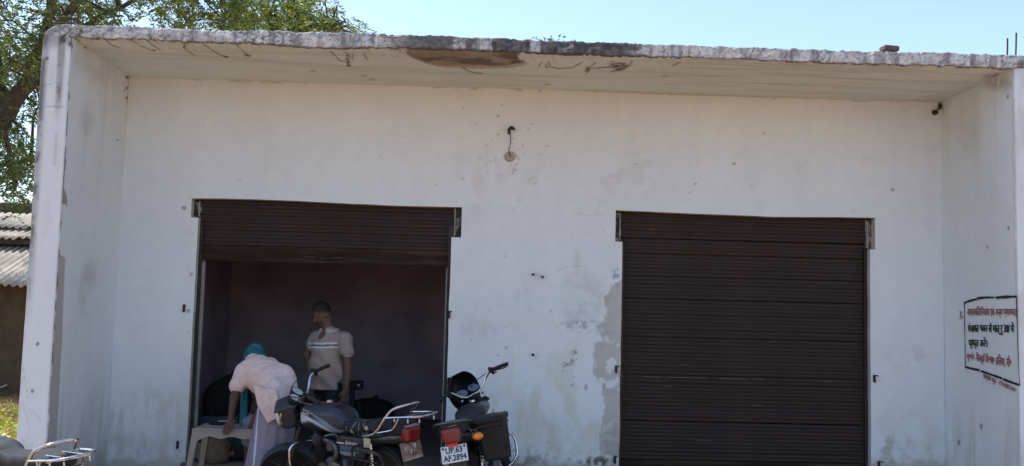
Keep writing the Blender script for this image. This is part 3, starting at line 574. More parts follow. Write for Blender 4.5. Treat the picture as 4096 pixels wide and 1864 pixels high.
for pts, wd in (([(100, 118), (160, 95), (243, 74)], .017), ([(247, 66), (330, 56), (442, 54)], .017), ([(455, 58), (560, 50), (690, 44)], .018), ([(686, 40), (695, 300), (705, 620), (722, 1035)], .010), ([(103, 118), (108, 400), (113, 640), (116, 832)], .010), ([(110, 828), (170, 845), (276, 868)], .017), ([(286, 875), (400, 915), (530, 960)], .018), ([(540, 968), (640, 1005), (726, 1035)], .018)):
    C = spline([yz(*z) for z in zq(*pts)], 5); m = MB(); L_ = []; R2 = []
    for i, c_ in enumerate(C):
        t = C[min(i+1, len(C)-1)]-C[max(i-1, 0)]; t /= np.linalg.norm(t); nrm = np.array([-t[1], t[0]])*wd*.62*(.75+.5*random.random())
        L_.append((XS-.002, *(c_+nrm))); R2.append((XS-.002, *(c_-nrm)))
    m.sheet([L_, R2]); m.build('outline_stroke', M['black_paint'], notice)

# ------------------------------------------------------------------ ground
gx = np.concatenate([[-900, -300, -100, -40], np.linspace(-16, 20, 73), [45, 110, 300, 900]]); gy = np.concatenate([[-900, -300, -100, -40], np.linspace(-16, 20, 73), [45, 110, 300, 900]])
def g_pos(a, b):
    near = ((np.abs(a-4) < 16) & (np.abs(b) < 17)); inside = (a > PLX-.3) & (a < PRX+.3) & (b > -D-3.4) & (b < YB+.3)
    return np.stack([a, b, GZ+np.where(near & ~inside, .05*(fbm(a*.5, b*.5, 201, 4)-.5), 0)-np.where(inside, .012, 0)], 1)
A, B = np.meshgrid(gx, gy, indexing='ij'); Pg = g_pos(A.ravel(), B.ravel()); I = np.arange(len(gx)*len(gy)).reshape(len(gx), len(gy))
g = link_mesh('ground', Pg, np.stack([I[:-1, :-1], I[1:, :-1], I[1:, 1:], I[:-1, 1:]], -1).reshape(-1, 4), M['soil'], None, True); g['kind'] = 'structure'

# ------------------------------------------------------------------ motorcycles
M['chrome'] = mat('chrome', (.60, .60, .62), .16, 1.0, var=.25, scale=30, dirt=(.14, .11, .085), dscale=18, damt=.6)
M['dull_metal'] = mat('dull_metal', (.13, .13, .138), .42, .9, var=.3, scale=30, dirt=(.10, .085, .07), dscale=14, damt=.6)
M['rubber'] = mat('rubber', (.014, .014, .015), .75, var=.3, scale=30, dirt=(.06, .055, .05), dscale=9, damt=.5)
M['blk_plastic'] = mat('black_plastic', (.009, .0095, .011), .45, var=.3, scale=14, dirt=(.028, .028, .03), dscale=7, damt=.5, spec=.3)
M['blk_gloss'] = mat('black_gloss', (.008, .009, .011), .26, var=.3, scale=14, dirt=(.03, .03, .032), dscale=6, damt=.5, coat=.15, spec=.35)
M['grey_shell'] = mat('grey_shell', (.026, .031, .042), .4, var=.25, scale=12, dirt=(.06, .06, .062), dscale=6, damt=.5)
M['tank'] = mat('tank_paint', attr=True, rough=.32, var=.12, scale=12, coat=.08, spec=.35, dirt=(.07, .07, .075), dscale=5, damt=.12)
M['seat'] = mat('seat_cover', attr=True, rough=.75, var=.2, scale=20, bump=.25, bscale=40, spec=.25)
M['gauge'] = mat('gauge_dial', (.55, .55, .54), .3, var=.3, scale=30, dirt=(.3, .29, .27), dscale=30, damt=.6)
M['lens'] = mat('headlamp_lens', (.60, .62, .62), .12, var=.15, scale=30, dirt=(.4, .37, .32), dscale=9, damt=.5)
M['red_lens'] = mat('red_lens', (.17, .010, .012), .25, var=.25, scale=16, dirt=(.14, .055, .05), dscale=9, damt=.55, coat=.3)
M['bright_red'] = mat('red_reflector', (.62, .02, .012), .2, var=.15, scale=20, coat=.4)
M['amber'] = mat('amber_lens', (.70, .20, .015), .22, var=.2, scale=25, coat=.4)
M['plate_w'] = mat('white_plate', (.62, .64, .66), .5, var=.1, scale=14, dirt=(.35, .33, .30), dscale=12, damt=.35)
M['plate_b'] = mat('rusted_plate', (.22, .15, .12), .75, var=.3, scale=14, dirt=(.50, .46, .42), dscale=17, damt=.75)
M['ink'] = mat('plate_ink', (.01, .025, .075), .5, var=.1)
M['silver_ink'] = mat('silver_decal', (.50, .52, .54), .35, .2, var=.1)
M['dark_ink'] = mat('dark_mark', (.06, .04, .035), .7)
M['cream'] = mat('cream_tab', (.45, .42, .30), .6, var=.2)
M['cable'] = mat('cable', (.012, .012, .013), .5)
AX0 = np.array([.93, 0, .88]); RK = R_(26); AXD = np.array([-math.sin(RK), 0, math.cos(RK)])
def rot_ax(v, k, a): return v*math.cos(a)+np.cross(k, v)*math.sin(a)+k*(k @ v)*(1-math.cos(a))
def torn(P):                                 # black cover with pale torn seams
    c = np.tile(np.array([.018, .020, .026]), (len(P), 1)); x, y, z = P.T; n = n3(P, 22, 3); n2 = n3(P, 50, 4)
    n = n3(P, 9, 13)+.4*n3(P, 24, 3)
    for x0, k, ph in ((.35, .25, 0), (.24, -.55, 1.2), (.20, .3, 2.2), (.13, .7, 3.0), (-.02, .15, 5.1)):
        ln = np.abs(x-x0-k*(z-.76)-.03*np.sin(y*14+ph)-.11*(n-.7)); c = mixc(c, sst(.0065, .0020, ln)*sst(.42, .55, n2+.10*math.sin(ph))*.85, (.33, .32, .28))
    c = mixc(c, (blob(x, z, .285, .69, .028, .05, .25, .8*(n-.5))*(y > .05)+blob(x, z, .07, .765, .028, .022, .25, .9*(n-.5))*(y > .05)), (.42, .40, .32))
    return c
def plain_seat(P): n = n3(P, 9, 3); return np.array([.030, .031, .036])*(1+.5*(n-.5))[:, None]
def tank_dist(P):
    x, y, z = P.T; Q = P.copy(); wd = np.interp(x, [.36, .5, .7, .95], [.78, .92, 1.0, .90]); Q[:, 1] = y/wd
    d = s_box(Q, (.665, 0, .79), (.285, .15, .115), .09); d = smax(d, s_ell(Q, (.68, 0, .70), (.42, .28, .26)), .03)
    d = smax(d, (z-(.925-np.clip(.56-x, 0, 1)*.6)), .04); return d
def tank_paint(sch):
    def f(P):
        x, y, z = P.T; s = np.abs(y); dark = np.array([.016, .019, .026]); c = np.tile(dark, (len(P), 1)); blue = np.array([.085, .125, .20]); sil = np.array([.50, .55, .60])
        if sch == 1:
            t = np.clip((.95-x)/.52, 0, 1)                        # 0 at the front, 1 at the seat
            up = .862-.02*t-.14*t*t; lo = .742+.065*np.sin(np.clip(t*1.25, 0, 1)*3.1)-.09*t*t
            side = sst(.050, .062, s); gt = lambda a, b: sst(-.004, .004, a-b)
            c = mixc(c, side*gt(z, up+.012)*.3, blue*.8); c = mixc(c, side*gt(z, up)*gt(up+.008, z), sil*.7)
            c = mixc(c, side*gt(up-.030-.02*t, z)*gt(z, lo-.028), sil); c = mixc(c, side*gt(up-.004, z)*gt(z, up-.034-.02*t)*sst(.35, .75, t), blue*2.0)
            c = mixc(c, side*sst(.010, .004, np.abs(z-(lo-.036))), sil*.35); c = mixc(c, side*sst(.006, .002, np.abs(z-(up-.060-.05*t)))*sst(.25, .35, t), dark)
        else:
            c = mixc(c, ((s > .08) & (z < .845-.25*(.7-x)) & (z > .775-.25*(.7-x))).astype(float), sil*1.3); c = mixc(c, ((s > .09) & (z < .735-.2*(.7-x))).astype(float)*.7, sil*.45)
        return c
    return f
def motorcycle(loc, head, lean, steer, label, o):
    root = empty('motorcycle', loc, (-lean, 0, head), label, 'motorcycle', 'motorcycles parked in front of the shop'); root.scale = (o.get('s', 1),)*3
    ST = lambda p: AX0+rot_ax(np.asarray(p, float)-AX0, AXD, steer)
    def pt(name, m, ma, par=root, st=False, sm=True):
        if st: m.xf(ST)
        return m.build(name, ma, par, sm)
    rear = o.get('rear', 1); front = o.get('front', 1); full = o.get('full', 1)
    # wheels
    fr = o.get('fr', 1.0)
    for nm, c, st in (('rear_wheel', (0, 0, .30), False), ('front_wheel', (1.235, 0, .285*fr), True)):
        k_ = fr if st else 1.0
        wh = MB(); wh.lathe([(a*k_, b) for a, b in [(.262, -.032), (.285, -.036), (.300, -.018), (.302, 0), (.300, .018), (.285, .036), (.262, .032), (.25, 0)]], c, (0, 1, 0), 36); t_ = pt(nm, wh, M['rubber'], st=st)
        rm = MB(); rm.lathe([(a*k_, b) for a, b in [(.255, -.026), (.262, -.024), (.262, .024), (.255, .026), (.240, .018), (.240, -.018)]], c, (0, 1, 0), 32); pt('rim', rm, M['dull_metal'] if fr < 1 else M['chrome'], t_, st)
        hb = MB(); hb.lathe([(.02, -.09), (.03, -.07), (.062, -.045), (.062, .045), (.03, .07), (.02, .09)], c, (0, 1, 0), 18)
        for i in range(18): q = 2*math.pi*i/18; s = .03*(-1)**i; hb.tube([(c[0]+.055*math.cos(q+.3), s, c[2]+.055*math.sin(q+.3)), (c[0]+.245*k_*math.cos(q), 0, c[2]+.245*k_*math.sin(q))], .0022, 4)
        pt('hub', hb, M['dull_metal'], t_, st)
    # frame, swing arm, engine
    m = MB()
    m.tube(spline([(.91, 0, .82), (.84, 0, .55), (.74, 0, .30), (.62, 0, .27), (.36, 0, .28)], 6), .019, 8); m.tube(spline([(.90, 0, .86), (.60, 0, .72), (.34, 0, .66), (.28, 0, .30)], 6), .021, 8)
    for s in (-1, 1): m.tube(spline([(.34, s*.04, .70), (.1, s*.11, .68), (-.15, s*.115, .73), (-.28, s*.09, .74)], 5), .013, 7); m.tube([(.26, s*.09, .40), (-.02, s*.085, .66)], .012, 6); m.tube([(.34, s*.09, .33), (0, s*.10, .30)], .017, 7)
    m.lathe([(.034, -.09), (.034, .09)], AX0, AXD, 14); pt('frame', m, M['blk_gloss'])
    m = MB(); m.box((.50, 0, .36), (.34, .23, .20), bev=.05); m.lathe([(.105, -.15), (.105, .15), (.07, .16)], (.46, 0, .34), (0, 1, 0), 20); m.lathe([(.075, -.145), (.075, .14)], (.62, 0, .35), (0, 1, 0), 18)
    eng = pt('engine', m, M['dull_metal'])
    for i in range(7): f = MB(); f.box((.70+.017*i, 0, .435+.012*i), (.007, .17-.004*i, .15), ry=-.6, bev=.003); f.build('cooling_fin', M['dull_metal'], eng)
    m = MB(); m.tube(spline([(.80, -.06, .46), (.88, -.09, .36), (.80, -.12, .24), (.45, -.14, .22), (.2, -.15, .25), (-.25, -.16, .33)], 5), [.019]*16+[.03]*4+[.042]*6, 10); pt('exhaust_pipe', m, M['chrome'])
    m = MB(); m.tube(spline([(.70, .06, .60), (.62, .075, .60), (.50, .08, .55), (.52, .08, .44)], 5), .028, 9); m.box((.56, .085, .56), (.10, .05, .10), bev=.015); m.box((.47, .10, .50), (.05, .05, .07), bev=.01); pt('carburettor', m, M['dull_metal'])
    m = MB(); m.box((.73, .085, .60), (.10, .10, .12), bev=.03); m.box((.73, .137, .632), (.085, .006, .008)); pt('horn_cover', m, M['grey_shell'])
    for s in (-1, 1):
        sh = MB(); sh.tube([(0, s*.125, .32), (.035, s*.125, .64)], .014, 8); hp = pt('shock_absorber', sh, M['chrome']); sp = MB(); sp.tube([(0.005+.03*k/60, s*.125+.028*math.cos(k*.9), .37+.24*k/60+0*s) for k in range(61)][:], .006, 5); sp.xf(lambda p, s=s: (p[0]+.028*math.sin((p[2]-.37)*60*.9*4.1), p[1], p[2])); pt('spring', sp, M['chrome'], hp)
        fp = MB(); fp.tube([(.42, s*.10, .28), (.42, s*.25, .27)], .014, 8); fp.tube([(.12, s*.11, .36), (.12, s*.22, .36)], .013, 8); pt('foot_peg', fp, M['rubber'])
    m = MB(); m.tube(spline([(.32, .12, .22), (.30, .20, .11), (.27, .26, .0)], 4), .010, 7); pt('side_stand', m, M['dull_metal'])
    # side panels and tail
    for s in (-1, 1):
        sdf('side_panel', lambda P, s=s: smax(s_box(P, (.245, s*.125, .585), (.155, .022, .095), .02), -(P[:, 2]-.50+.25*(P[:, 0]-.13)*0-.2*np.clip(P[:, 0]-.3, 0, 1)), .02), (.05, s*.125-.06, .46), (.45, s*.125+.06, .72), .010, M['tank'], root,
            lambda P: mixc(mixc(np.tile(np.array([.014, .016, .022]), (len(P), 1)), ((P[:, 2] < .600) & (P[:, 2] > .56-.12*np.clip(.26-P[:, 0], 0, 1)) & (P[:, 0] > .15)).astype(float), (.06, .09, .14)), ((P[:, 2] < .555) & (P[:, 2] > .515) & (P[:, 0] > .2)).astype(float), (.17, .21, .26)))
    def tail(P):
        x, y, z = P.T; hw = np.interp(x, [-.36, -.2, .1, .2], [.06, .105, .125, .10]); Q = P.copy(); Q[:, 1] = y/hw*.1
        Q[:, 2] = z-(.705+.10*np.clip(-x, 0, 1)-.02); return s_box(Q, (-.08, 0, 0), (.27, .1, .055), .04)
    sdf('tail_cowl', tail, (-.40, -.18, .58), (.26, .18, .84), .012, M['tank'], root, lambda P: mixc(mixc(np.tile(np.array([.014, .016, .02]), (len(P), 1)), ((np.abs(P[:, 1]) > .05) & (np.abs(P[:, 2]-.69-.12*np.clip(-P[:, 0], 0, 1)) < .012) & (P[:, 0] < .12)).astype(float), (.10, .12, .14)), ((P[:, 2] > .75) & (P[:, 0] < -.28)).astype(float)*.6, (.09, .10, .11)))
    def seat(P):
        x, y, z = P.T; hw = np.interp(x, [-.33, -.2, .1, .42], [.8, 1.0, .95, .62]); Q = P.copy(); Q[:, 1] = y/hw
        Q[:, 2] = z-o.get('seatz', 0)-np.interp(x, [-.33, -.1, .12, .2, .32, .45], [.785, .785, .765, .745, .74, .765])
        return s_box(Q, (.06, 0, 0), (.37, .135, .05), .045)+.006*(n3(P, 14, 8)-.5)
    st_ = sdf('seat', seat, (-.36, -.19, .66), (.47, .19, .96), .0075 if o.get('torn') else .011, M['seat'], root, torn if o.get('torn') else plain_seat)
    # rear mudguard, lamp, plate
    def fender(c, r, a0, a1, hw, st, nm, ma):
        G = []
        for i in range(19):
            q = R_(a0+(a1-a0)*i/18); G.append([(c[0]+(r-.018*abs(v)**2)*math.cos(q), hw*v, c[2]+(r-.018*abs(v)**2)*math.sin(q)) for v in (-1, -.8, -.4, 0, .4, .8, 1)])
        m = MB(); m.sheet(G); ob = pt(nm, m, ma, st=st); md = ob.modifiers.new('thick', 'SOLIDIFY'); md.thickness = .004; return ob
    fender((0, 0, .30), .345, 60, 200, .075, False, 'rear_mudguard', M['blk_plastic']); fender((1.235, 0, .285*fr), .318*fr, -5, 175, .062, True, 'front_mudguard', M['grey_shell'])
    m = MB(); m.box((-.295, 0, .50), (.02, .15, .34), ry=R_(10), bev=.008); pt('mud_flap', m, M['grey_shell'])
    lw, lh = o.get('lamp', (.078, .058))
    def lamp(P): Q = P.copy(); Q[:, 1] = P[:, 1]/np.interp(P[:, 2], [.66, .80], [.86, 1.06]); return s_box(Q, (o.get('lx', -.325), 0, .735), (.045, lw, lh), .03)
    sdf('tail_lamp', lamp, (-.40, -.14, .65), (-.22, .14, .83), .008, M['red_lens'], root)
    m = MB(); m.box((-.30, 0, .803 if o.get('dusty') else .806), (.10, lw*2*.8, .014), bev=.006); pt('lamp_hood', m, M['dull_metal'] if not o.get('dusty') else mat('dusty_hood', (.26, .19, .18), .9))
    tl = R_(o.get('ptilt', 14)); pz = o.get('pz', .60); pwid, phei = o.get('pw', .215), o.get('pw', .215)*.63; PXX = o.get('px', -.345)
    m = MB(); m.box((PXX, 0, pz), (.006, pwid, phei), ry=tl, bev=.002); pl = pt('number_plate', m, M['plate_w'] if o.get('plate') else M['plate_b'], sm=False)
    def pmap(u, v):                          # u 0..1 left to right seen from behind, v up
        q = np.array([-.0045, (.5-u)*pwid, (v-.5)*phei]); return np.array([PXX+q[0]*math.cos(tl)+q[2]*math.sin(tl), q[1], pz-q[0]*math.sin(tl)+q[2]*math.cos(tl)])
    def ptext(s, u0, u1, v0, v1, ma, par=None, bold=.02, nm='lettering'):
        V, F, _ = text_pts(s, bold); link_mesh(nm, [pmap(u0+(u1-u0)*u, v0+(v1-v0)*v) for u, v in V], F, ma, pl)
    if o.get('plate'):
        ptext(o['plate'][0], .18, .82, .54, .91, M['ink'], bold=.03); ptext(o['plate'][1], .07, .95, .10, .46, M['ink'], bold=.03)
        for u in (.09, .91): b_ = MB(); b_.lathe([(.010, 0), (.009, .005), (.003, .007)], pmap(u, .87), (-1, 0, 0), 10); pt('plate_bolt', b_, M['dark_ink'], pl)
    else:
        ptext('30', .50, .70, .18, .48, M['dark_ink'])
        rs = np.random.RandomState(3)
        for k in range(9):
            u, v = rs.uniform(.35, .85), rs.uniform(.3, .95); n = 6; V = [pmap(u+.07*rs.uniform(.3, 1)*math.cos(6.28*i/n), v+.09*rs.uniform(.3, 1)*math.sin(6.28*i/n)) for i in range(n)]; link_mesh('paint_flake', V, [tuple(range(n))], M['plate_w'], pl)
        link_mesh('paint_flake', [pmap(a, b) for a, b in ((.18, .03), (.9, .05), (.86, .13), (.6, .07), (.4, .10), (.2, .08))], [tuple(range(6))], mat('pale_rust', (.5, .36, .25), .8), pl)
    # grab rail and carrier
    if o.get('carrier'):
        m = MB(); ca = M['chrome']; hoopP = []
        for s in (1,):
            m.tube(spline([(.08, s*.155, .705), (-.02, s*.165, .725), (-.09, s*.165, .765), (-.18, s*.155, .875), (-.25, s*.14, .945), (-.32, s*.09, .975), (-.335, 0, .982), (-.32, -s*.09, .975), (-.25, -s*.14, .945), (-.18, -s*.155, .875), (-.09, -s*.165, .765), (-.02, -s*.165, .725), (.08, -s*.155, .705)], 6), .0115, 9)
        pt('grab_rail', m, ca)
        m = MB(); m.tube(spline([(-.17, .155, .875), (-.30, .15, .89), (-.47, .13, .905), (-.53, .07, .91), (-.54, 0, .91), (-.53, -.07, .91), (-.47, -.13, .905), (-.30, -.15, .89), (-.17, -.155, .875)], 5), .0095, 8)
        for x in ((-.25, -.40) if o.get('s', 1) < 1 else (-.33,)): m.tube([(x, .15, .887), (x, -.15, .887)], .006, 6)
        for y in ((-.05, .06) if o.get('s', 1) < 1 else ()): m.tube([(-.22, y, .893), (-.53, y, .905)], .005, 6)
        pt('carrier', m, ca)
        m = MB()
        for s in (-1, 1): m.tube(spline([(-.05, s*.165, .74), (-.22, s*.16, .775), (-.27, s*.155, .80), (-.33, s*.15, .885)], 5), .0075, 7)
        pt('carrier_strut', m, ca)
        for x, y in ((-.28, .15), (-.42, .14), (-.50, -.08), (-.50, .09)): b_ = MB(); b_.tube([(x, y, .885), (x, y, .855)], .006, 6); pt('luggage_hook', b_, M['lens'])
    if o.get('hoop'):
        m = MB(); m.tube(spline([(.05, .15, .70), (-.1, .16, .76), (-.28, .145, .825), (-.36, .08, .84), (-.37, 0, .842), (-.36, -.08, .84), (-.28, -.145, .825), (-.1, -.16, .76), (.05, -.15, .70)], 5), .013, 9); pt('grab_rail', m, M['dull_metal'])
    if o.get('saree'):
        m = MB()
        for z in (.60, .53, .46, .39, .32): m.tube([(.12, .235, z), (-.16, .235, z-.01)], .006, 6)
        m.tube(spline([(.14, .14, .63), (.12, .235, .61), (-.16, .235, .60), (-.24, .235, .44), (-.2, .2, .26)], 5), .009, 7); m.tube(spline([(.14, .235, .62), (.13, .235, .40), (.12, .235, .26)], 4), .010, 7); pt('saree_guard', m, M['blk_gloss'])
        m = MB(); m.box((.03, .165, .655), (.075, .006, .075)); pt('paper_tab', m, M['cream'])
    if o.get('guard'):
        m = MB()
        for s in (-1, 1): m.tube(spline([(.86, s*.03, .57), (.87, s*.16, .58), (.88, s*.25, .56), (.885, s*.28, .50), (.87, s*.27, .36), (.82, s*.16, .27), (.76, s*.04, .26)], 6), .012, 9)
        pt('crash_guard', m, M['chrome'])
    # tank
    tk = sdf('fuel_tank', tank_dist, (.34, -.18, .66), (.98, .18, .95), .0065, M['tank'], root, tank_paint(o.get('scheme', 1)))
    m = MB(); m.lathe([(.032, 0), (.032, .012), (.026, .018)], (.66, 0, .918), (0, 0, 1), 16); pt('fuel_cap', m, M['chrome'], tk)
    def side_text(s, x0, x1, z0, z1, y, ma, par, snap=None, shear=0.0):     # reads left to right on the left flank: forward is left
        V, F, _ = text_pts(s, .02); Pt = np.array([(x0-(x0-x1)*u-shear*v, .0, z0+(z1-z0)*v) for u, v in V])
        yy = np.full(len(Pt), .22)
        if snap is not None:
            for _ in range(60): Pt[:, 1] = yy; yy = yy-np.clip(snap(Pt)-.004, -.01, .01)
        else: yy[:] = y
        Pt[:, 1] = yy; return link_mesh('lettering', Pt, F, ma, par)
    if o.get('name1'): side_text(o['name1'], .885, .775, .806, .850, 0, M['silver_ink'], tk, tank_dist, .008)
    if o.get('name2'):
        side_text(o['name2'], .325, .165, .605, .645, .1485, M['silver_ink'], root, None, .02)
        m = MB(); m.box((.375, .1482, .618), (.085, .002, .012)); pt('trim_strip', m, M['silver_ink'], sm=False)
    if not front: return root
    # steering: fork, lamp, clocks, bars
    m = MB()
    for s in (-1, 1): m.tube([(1.235, s*.085, .30), (1.10, s*.085, .575)], .026, 10); m.tube([(1.10, s*.085, .575), (.955, s*.085, .875)], .0165, 10); m.lathe([(.027, 0), (.029, .012), (.027, .03)], (1.105, s*.085, .565), AXD, 12)
    fk = pt('fork', m, M['dull_metal'], st=True)
    m = MB(); m.box((.965, 0, .885), (.075, .25, .03), ry=-RK, bev=.01); m.box((1.03, 0, .74), (.075, .24, .035), ry=-RK, bev=.01); m.lathe([(.02, 0), (.02, .03)], (.955, 0, .895), AXD, 10); pt('fork_yoke', m, M['blk_plastic'], st=True)
    cs = MB(); cs.lathe([(.018, 0), (.018, .016)], (.985, .0, .915), AXD, 12); pt('ignition_lock', cs, M['chrome'], st=True)
    hz = o.get('bar', 0)
    barp = lambda s: spline([(.945, 0, .955+hz), (.945, s*.06, .957+hz), (.935, s*.12, .985+hz), (.915, s*.19, 1.055+hz), (.88, s*.245, 1.075+hz), (.82, s*.31, 1.07+hz), (.765, s*.375, 1.06+hz)], 6)
    m = MB(); m.tube(list(reversed(barp(-1)))[:-1]+barp(1), .0115, 9); pt('handlebar', m, M['chrome'], st=True)
    for s in (-1, 1):
        q = barp(s); g_ = MB(); g_.tube([q[-11], q[-8], q[-4], q[-1]], [.0155, .0175, .0175, .0185], 10); pt('hand_grip', g_, M['rubber'], st=True)
        sw = MB(); sw.box(q[-13], (.05, .055, .05), rz=s*-.9, bev=.014); sw.box(q[-13]+np.array([.02, 0, .02]), (.03, .03, .03), bev=.008); sw.box(q[-13]+np.array([-.01, 0, -.028]), (.025, .03, .03), bev=.008); pt('switch_housing', sw, M['blk_plastic'], st=True)
        lv = MB(); e = q[-1]; b0 = q[-14]+np.array([.045, 0, -.005]); lv.tube(spline([b0, b0+np.array([.02, s*.05, -.01]), e+np.array([.075, s*-.03, -.02]), e+np.array([.065, s*.0, -.022])], 5), [.008]*5+[.006]*10+[.009], 7); pt('brake_lever' if s < 0 else 'clutch_lever', lv, M['dull_metal'], st=True)
        cb = MB(); cb.tube(spline([b0, b0+np.array([.08, -s*.05, -.01]), (1.08, s*.08, 1.02+hz), (1.10, s*.05, .86), (.95, s*.05, .76)], 6), .0042, 6); cb.tube(spline([q[-13], q[-13]+np.array([.06, -s*.06, -.05]), (1.06, s*.11, .95), (.98, s*.07, .78)], 6), .004, 6); pt('control_cable', cb, M['cable'], st=True)
        if o.get('red_switch') and s < 0: b_ = MB(); b_.box(q[-13]+np.array([-.02, .01, .028]), (.018, .018, .014), bev=.004); b_.box(q[-13]+np.array([-.022, -.02, -.035]), (.02, .02, .018), bev=.004); pt('kill_switch', b_, M['bright_red'], st=True)
        if o.get('front_ind', 1):
          ti = MB(); ti.tube([(1.10, s*.09, .80), (1.11, s*.17, .79)], .008, 6); sk = pt('indicator_stalk', ti, M['blk_plastic'], st=True)
          ib = MB(); ib.lathe([(.016, -.03), (.028, -.012), (.030, .012), (.012, .03)], (1.115, s*.185, .79), (1, 0, 0), 12); pt('indicator', ib, M['amber'], sk, True)
        if rear and (o.get('rear_ind', 1) == 1 or o.get('rear_ind', 1) == s):
            ti = MB(); ti.tube([(-.28, s*.08, .70), (-.30, s*.17, .695)], .008, 6); sk = pt('indicator_stalk', ti, M['blk_plastic']); ib = MB(); ib.lathe([(.012, -.03), (.028, -.02), (.033, .006), (.020, .03), (.006, .034)], (-.31, s*.205, .693), (-1, 0, .1), 14); ib.xf(lambda p, s=s: (p[0], s*.205+(p[1]-s*.205)*1.35, p[2])); pt('indicator', ib, M['amber'], sk)
    for s in (-1, 1):
        c_ = np.array([1.03, s*.064, .985+o.get('gz', 0)]); axg = np.array([-.62, 0, .78])
        gg = MB(); gg.lathe([(.040, -.055), (.056, -.04), (.062, -.005), (.062, .010), (.057, .014), (.055, .006)], c_, axg, 22); gb = pt('gauge', gg, M['blk_plastic'], st=True)
        gd = MB(); gd.lathe([(.0545, 0), (.0545, .003)], c_+axg/np.linalg.norm(axg)*.0062, axg, 22); pt('dial', gd, M['gauge'] if not o.get('blue') else M['blue_dial'], gb, True)
        nd = MB(); nd.tube([c_+axg*.010, c_+axg*.010+np.array([.02, .02, .016])], .0022, 4); pt('needle', nd, M['dark_ink'], gb, True)
    if not o.get('screen'):
        HL = lambda P: smax(s_box(P, (1.125, 0, .83), (.085, .125, .12), .06), -s_box(P, (1.04, 0, .79), (.10, .09, .09), .03), .01)
        sdf('headlamp_shell', HL, (1.02, -.15, .69), (1.23, .15, .98), .009, M['grey_shell'], root, None, ST)
        vz = MB(); vz.sheet([[(1.02+.20*u, .135*v, .925+.045*math.cos(v*1.4)-.03*u*u) for v in np.linspace(-1, 1, 11)] for u in np.linspace(0, 1, 7)]); ob = pt('cowl_visor', vz, M['grey_shell'], st=True); md = ob.modifiers.new('thick', 'SOLIDIFY'); md.thickness = .006
        sdf('headlamp_lens', lambda P: s_ell(P, (1.20, 0, .825), (.045, .118, .108)), (1.12, -.14, .70), (1.27, .14, .95), .009, M['lens'], root, None, ST)
        m = MB(); m.tube(spline([(1.15, .112, .90), (1.175, .120, .86), (1.18, .120, .81), (1.165, .112, .775)], 5), .010, 7); pt('lamp_trim', m, mat('brassy_trim', (.55, .48, .22), .25, .9), st=True)
        for sg in (-1, 1): m = MB(); m.box((1.055, sg*.07, .80), (.07, .05, .10), bev=.015); pt('lamp_bracket', m, M['blk_plastic'], st=True)
        for dx, dz in ((1.03, .775), (1.07, .765), (1.10, .79)): b_ = MB(); b_.lathe([(.009, 0), (.009, .008)], (dx, .095, dz), (0, 1, 0), 8); pt('bolt', b_, M['dull_metal'], st=True)
    else:
        def scr(P):
            a = s_ell(P, (1.09, 0, 1.02), (.16, .165, .205)); b = s_ell(P, (1.075, 0, 1.02), (.15, .153, .195)); cut = -(P[:, 0]-1.10+.35*(P[:, 2]-1.0)); d = smax(smax(a, -b, .006), cut, .02)
            return smax(d, P[:, 2]-1.212, .02)
        sdf('fly_screen', scr, (1.0, -.19, .78), (1.28, .19, 1.25), .008, M['blk_gloss'], root, None, ST)
        sdf('headlamp_shell', lambda P: s_box(P, (1.13, 0, .84), (.085, .115, .10), .06), (1.02, -.14, .72), (1.24, .14, .96), .011, M['blk_gloss'], root, None, ST)
        sdf('headlamp_lens', lambda P: s_ell(P, (1.20, 0, .83), (.045, .10, .085)), (1.14, -.12, .73), (1.26, .12, .93), .011, M['lens'], root, None, ST)
        m = MB(); m.tube([(1.0, .06, 1.0), (1.02, .10, .96)], .012, 8); m.tube([(1.02, -.08, .98), (.97, -.12, .93)], .012, 8); m.box((1.0, -.02, .96), (.05, .07, .03), bev=.01); pt('clock_bracket', m, M['chrome'], st=True)
    if o.get('pannier'):
        def pan(P0):
            P = P0-np.array([0, 0, .03])
            Q = P.copy(); tp = np.interp(P[:, 2], [.42, .78], [.84, 1.02]); Q[:, 0] = (P[:, 0]+.06)/tp-.06; Q[:, 1] = (P[:, 1]+.285)/tp-.285
            d = s_box(Q, (-.06, -.285, .60), (.145, .110, .165), .025); lid = s_box(P, (-.06, -.285, .765), (.158, .122, .028), .018); rib = s_box(P, (-.06, -.285, .715), (.152, .116, .010), .006)
            return np.minimum(np.minimum(d, rib), np.minimum(lid, smax(s_ell(P, (-.06, -.285, .775), (.15, .115, .030)), -(P[:, 2]-.77), .01)))
        pb = sdf('pannier_box', pan, (-.27, -.44, .45), (.15, -.13, .91), .0085, M['blk_plastic'], root)
        m = MB(); m.tube(spline([(-.24, -.11, .77), (-.25, -.14, .745), (-.255, -.165, .70), (-.24, -.175, .66)], 5), .006, 6); m.tube(spline([(-.235, -.11, .765), (-.26, -.17, .74), (-.262, -.20, .745)], 5), .005, 6); pt('tie_wire', m, M['dull_metal'], pb)
        m = MB(); m.box((-.352, 0, .665), (.012, .085, .026), bev=.004); pt('reflector', m, M['bright_red'])
    return root
M['blue_dial'] = mat('blue_dial', (.05, .10, .17), .12, var=.3, scale=40, dirt=(.3, .33, .36), dscale=40, damt=.4, coat=.6)
motorcycle((3.003, -1.797, GZ), R_(140.3), R_(5.5), R_(44), 'black motorcycle with silver tank swoosh, torn seat and chrome carrier before the open shutter',
           dict(torn=1, carrier=1, saree=1, guard=1, scheme=1, name1='Hero', name2='Splendor', dusty=1, fr=.86, rear_ind=0, front_ind=0, lamp=(.092, .062), lx=-.305, px=-.315, pw=.235))
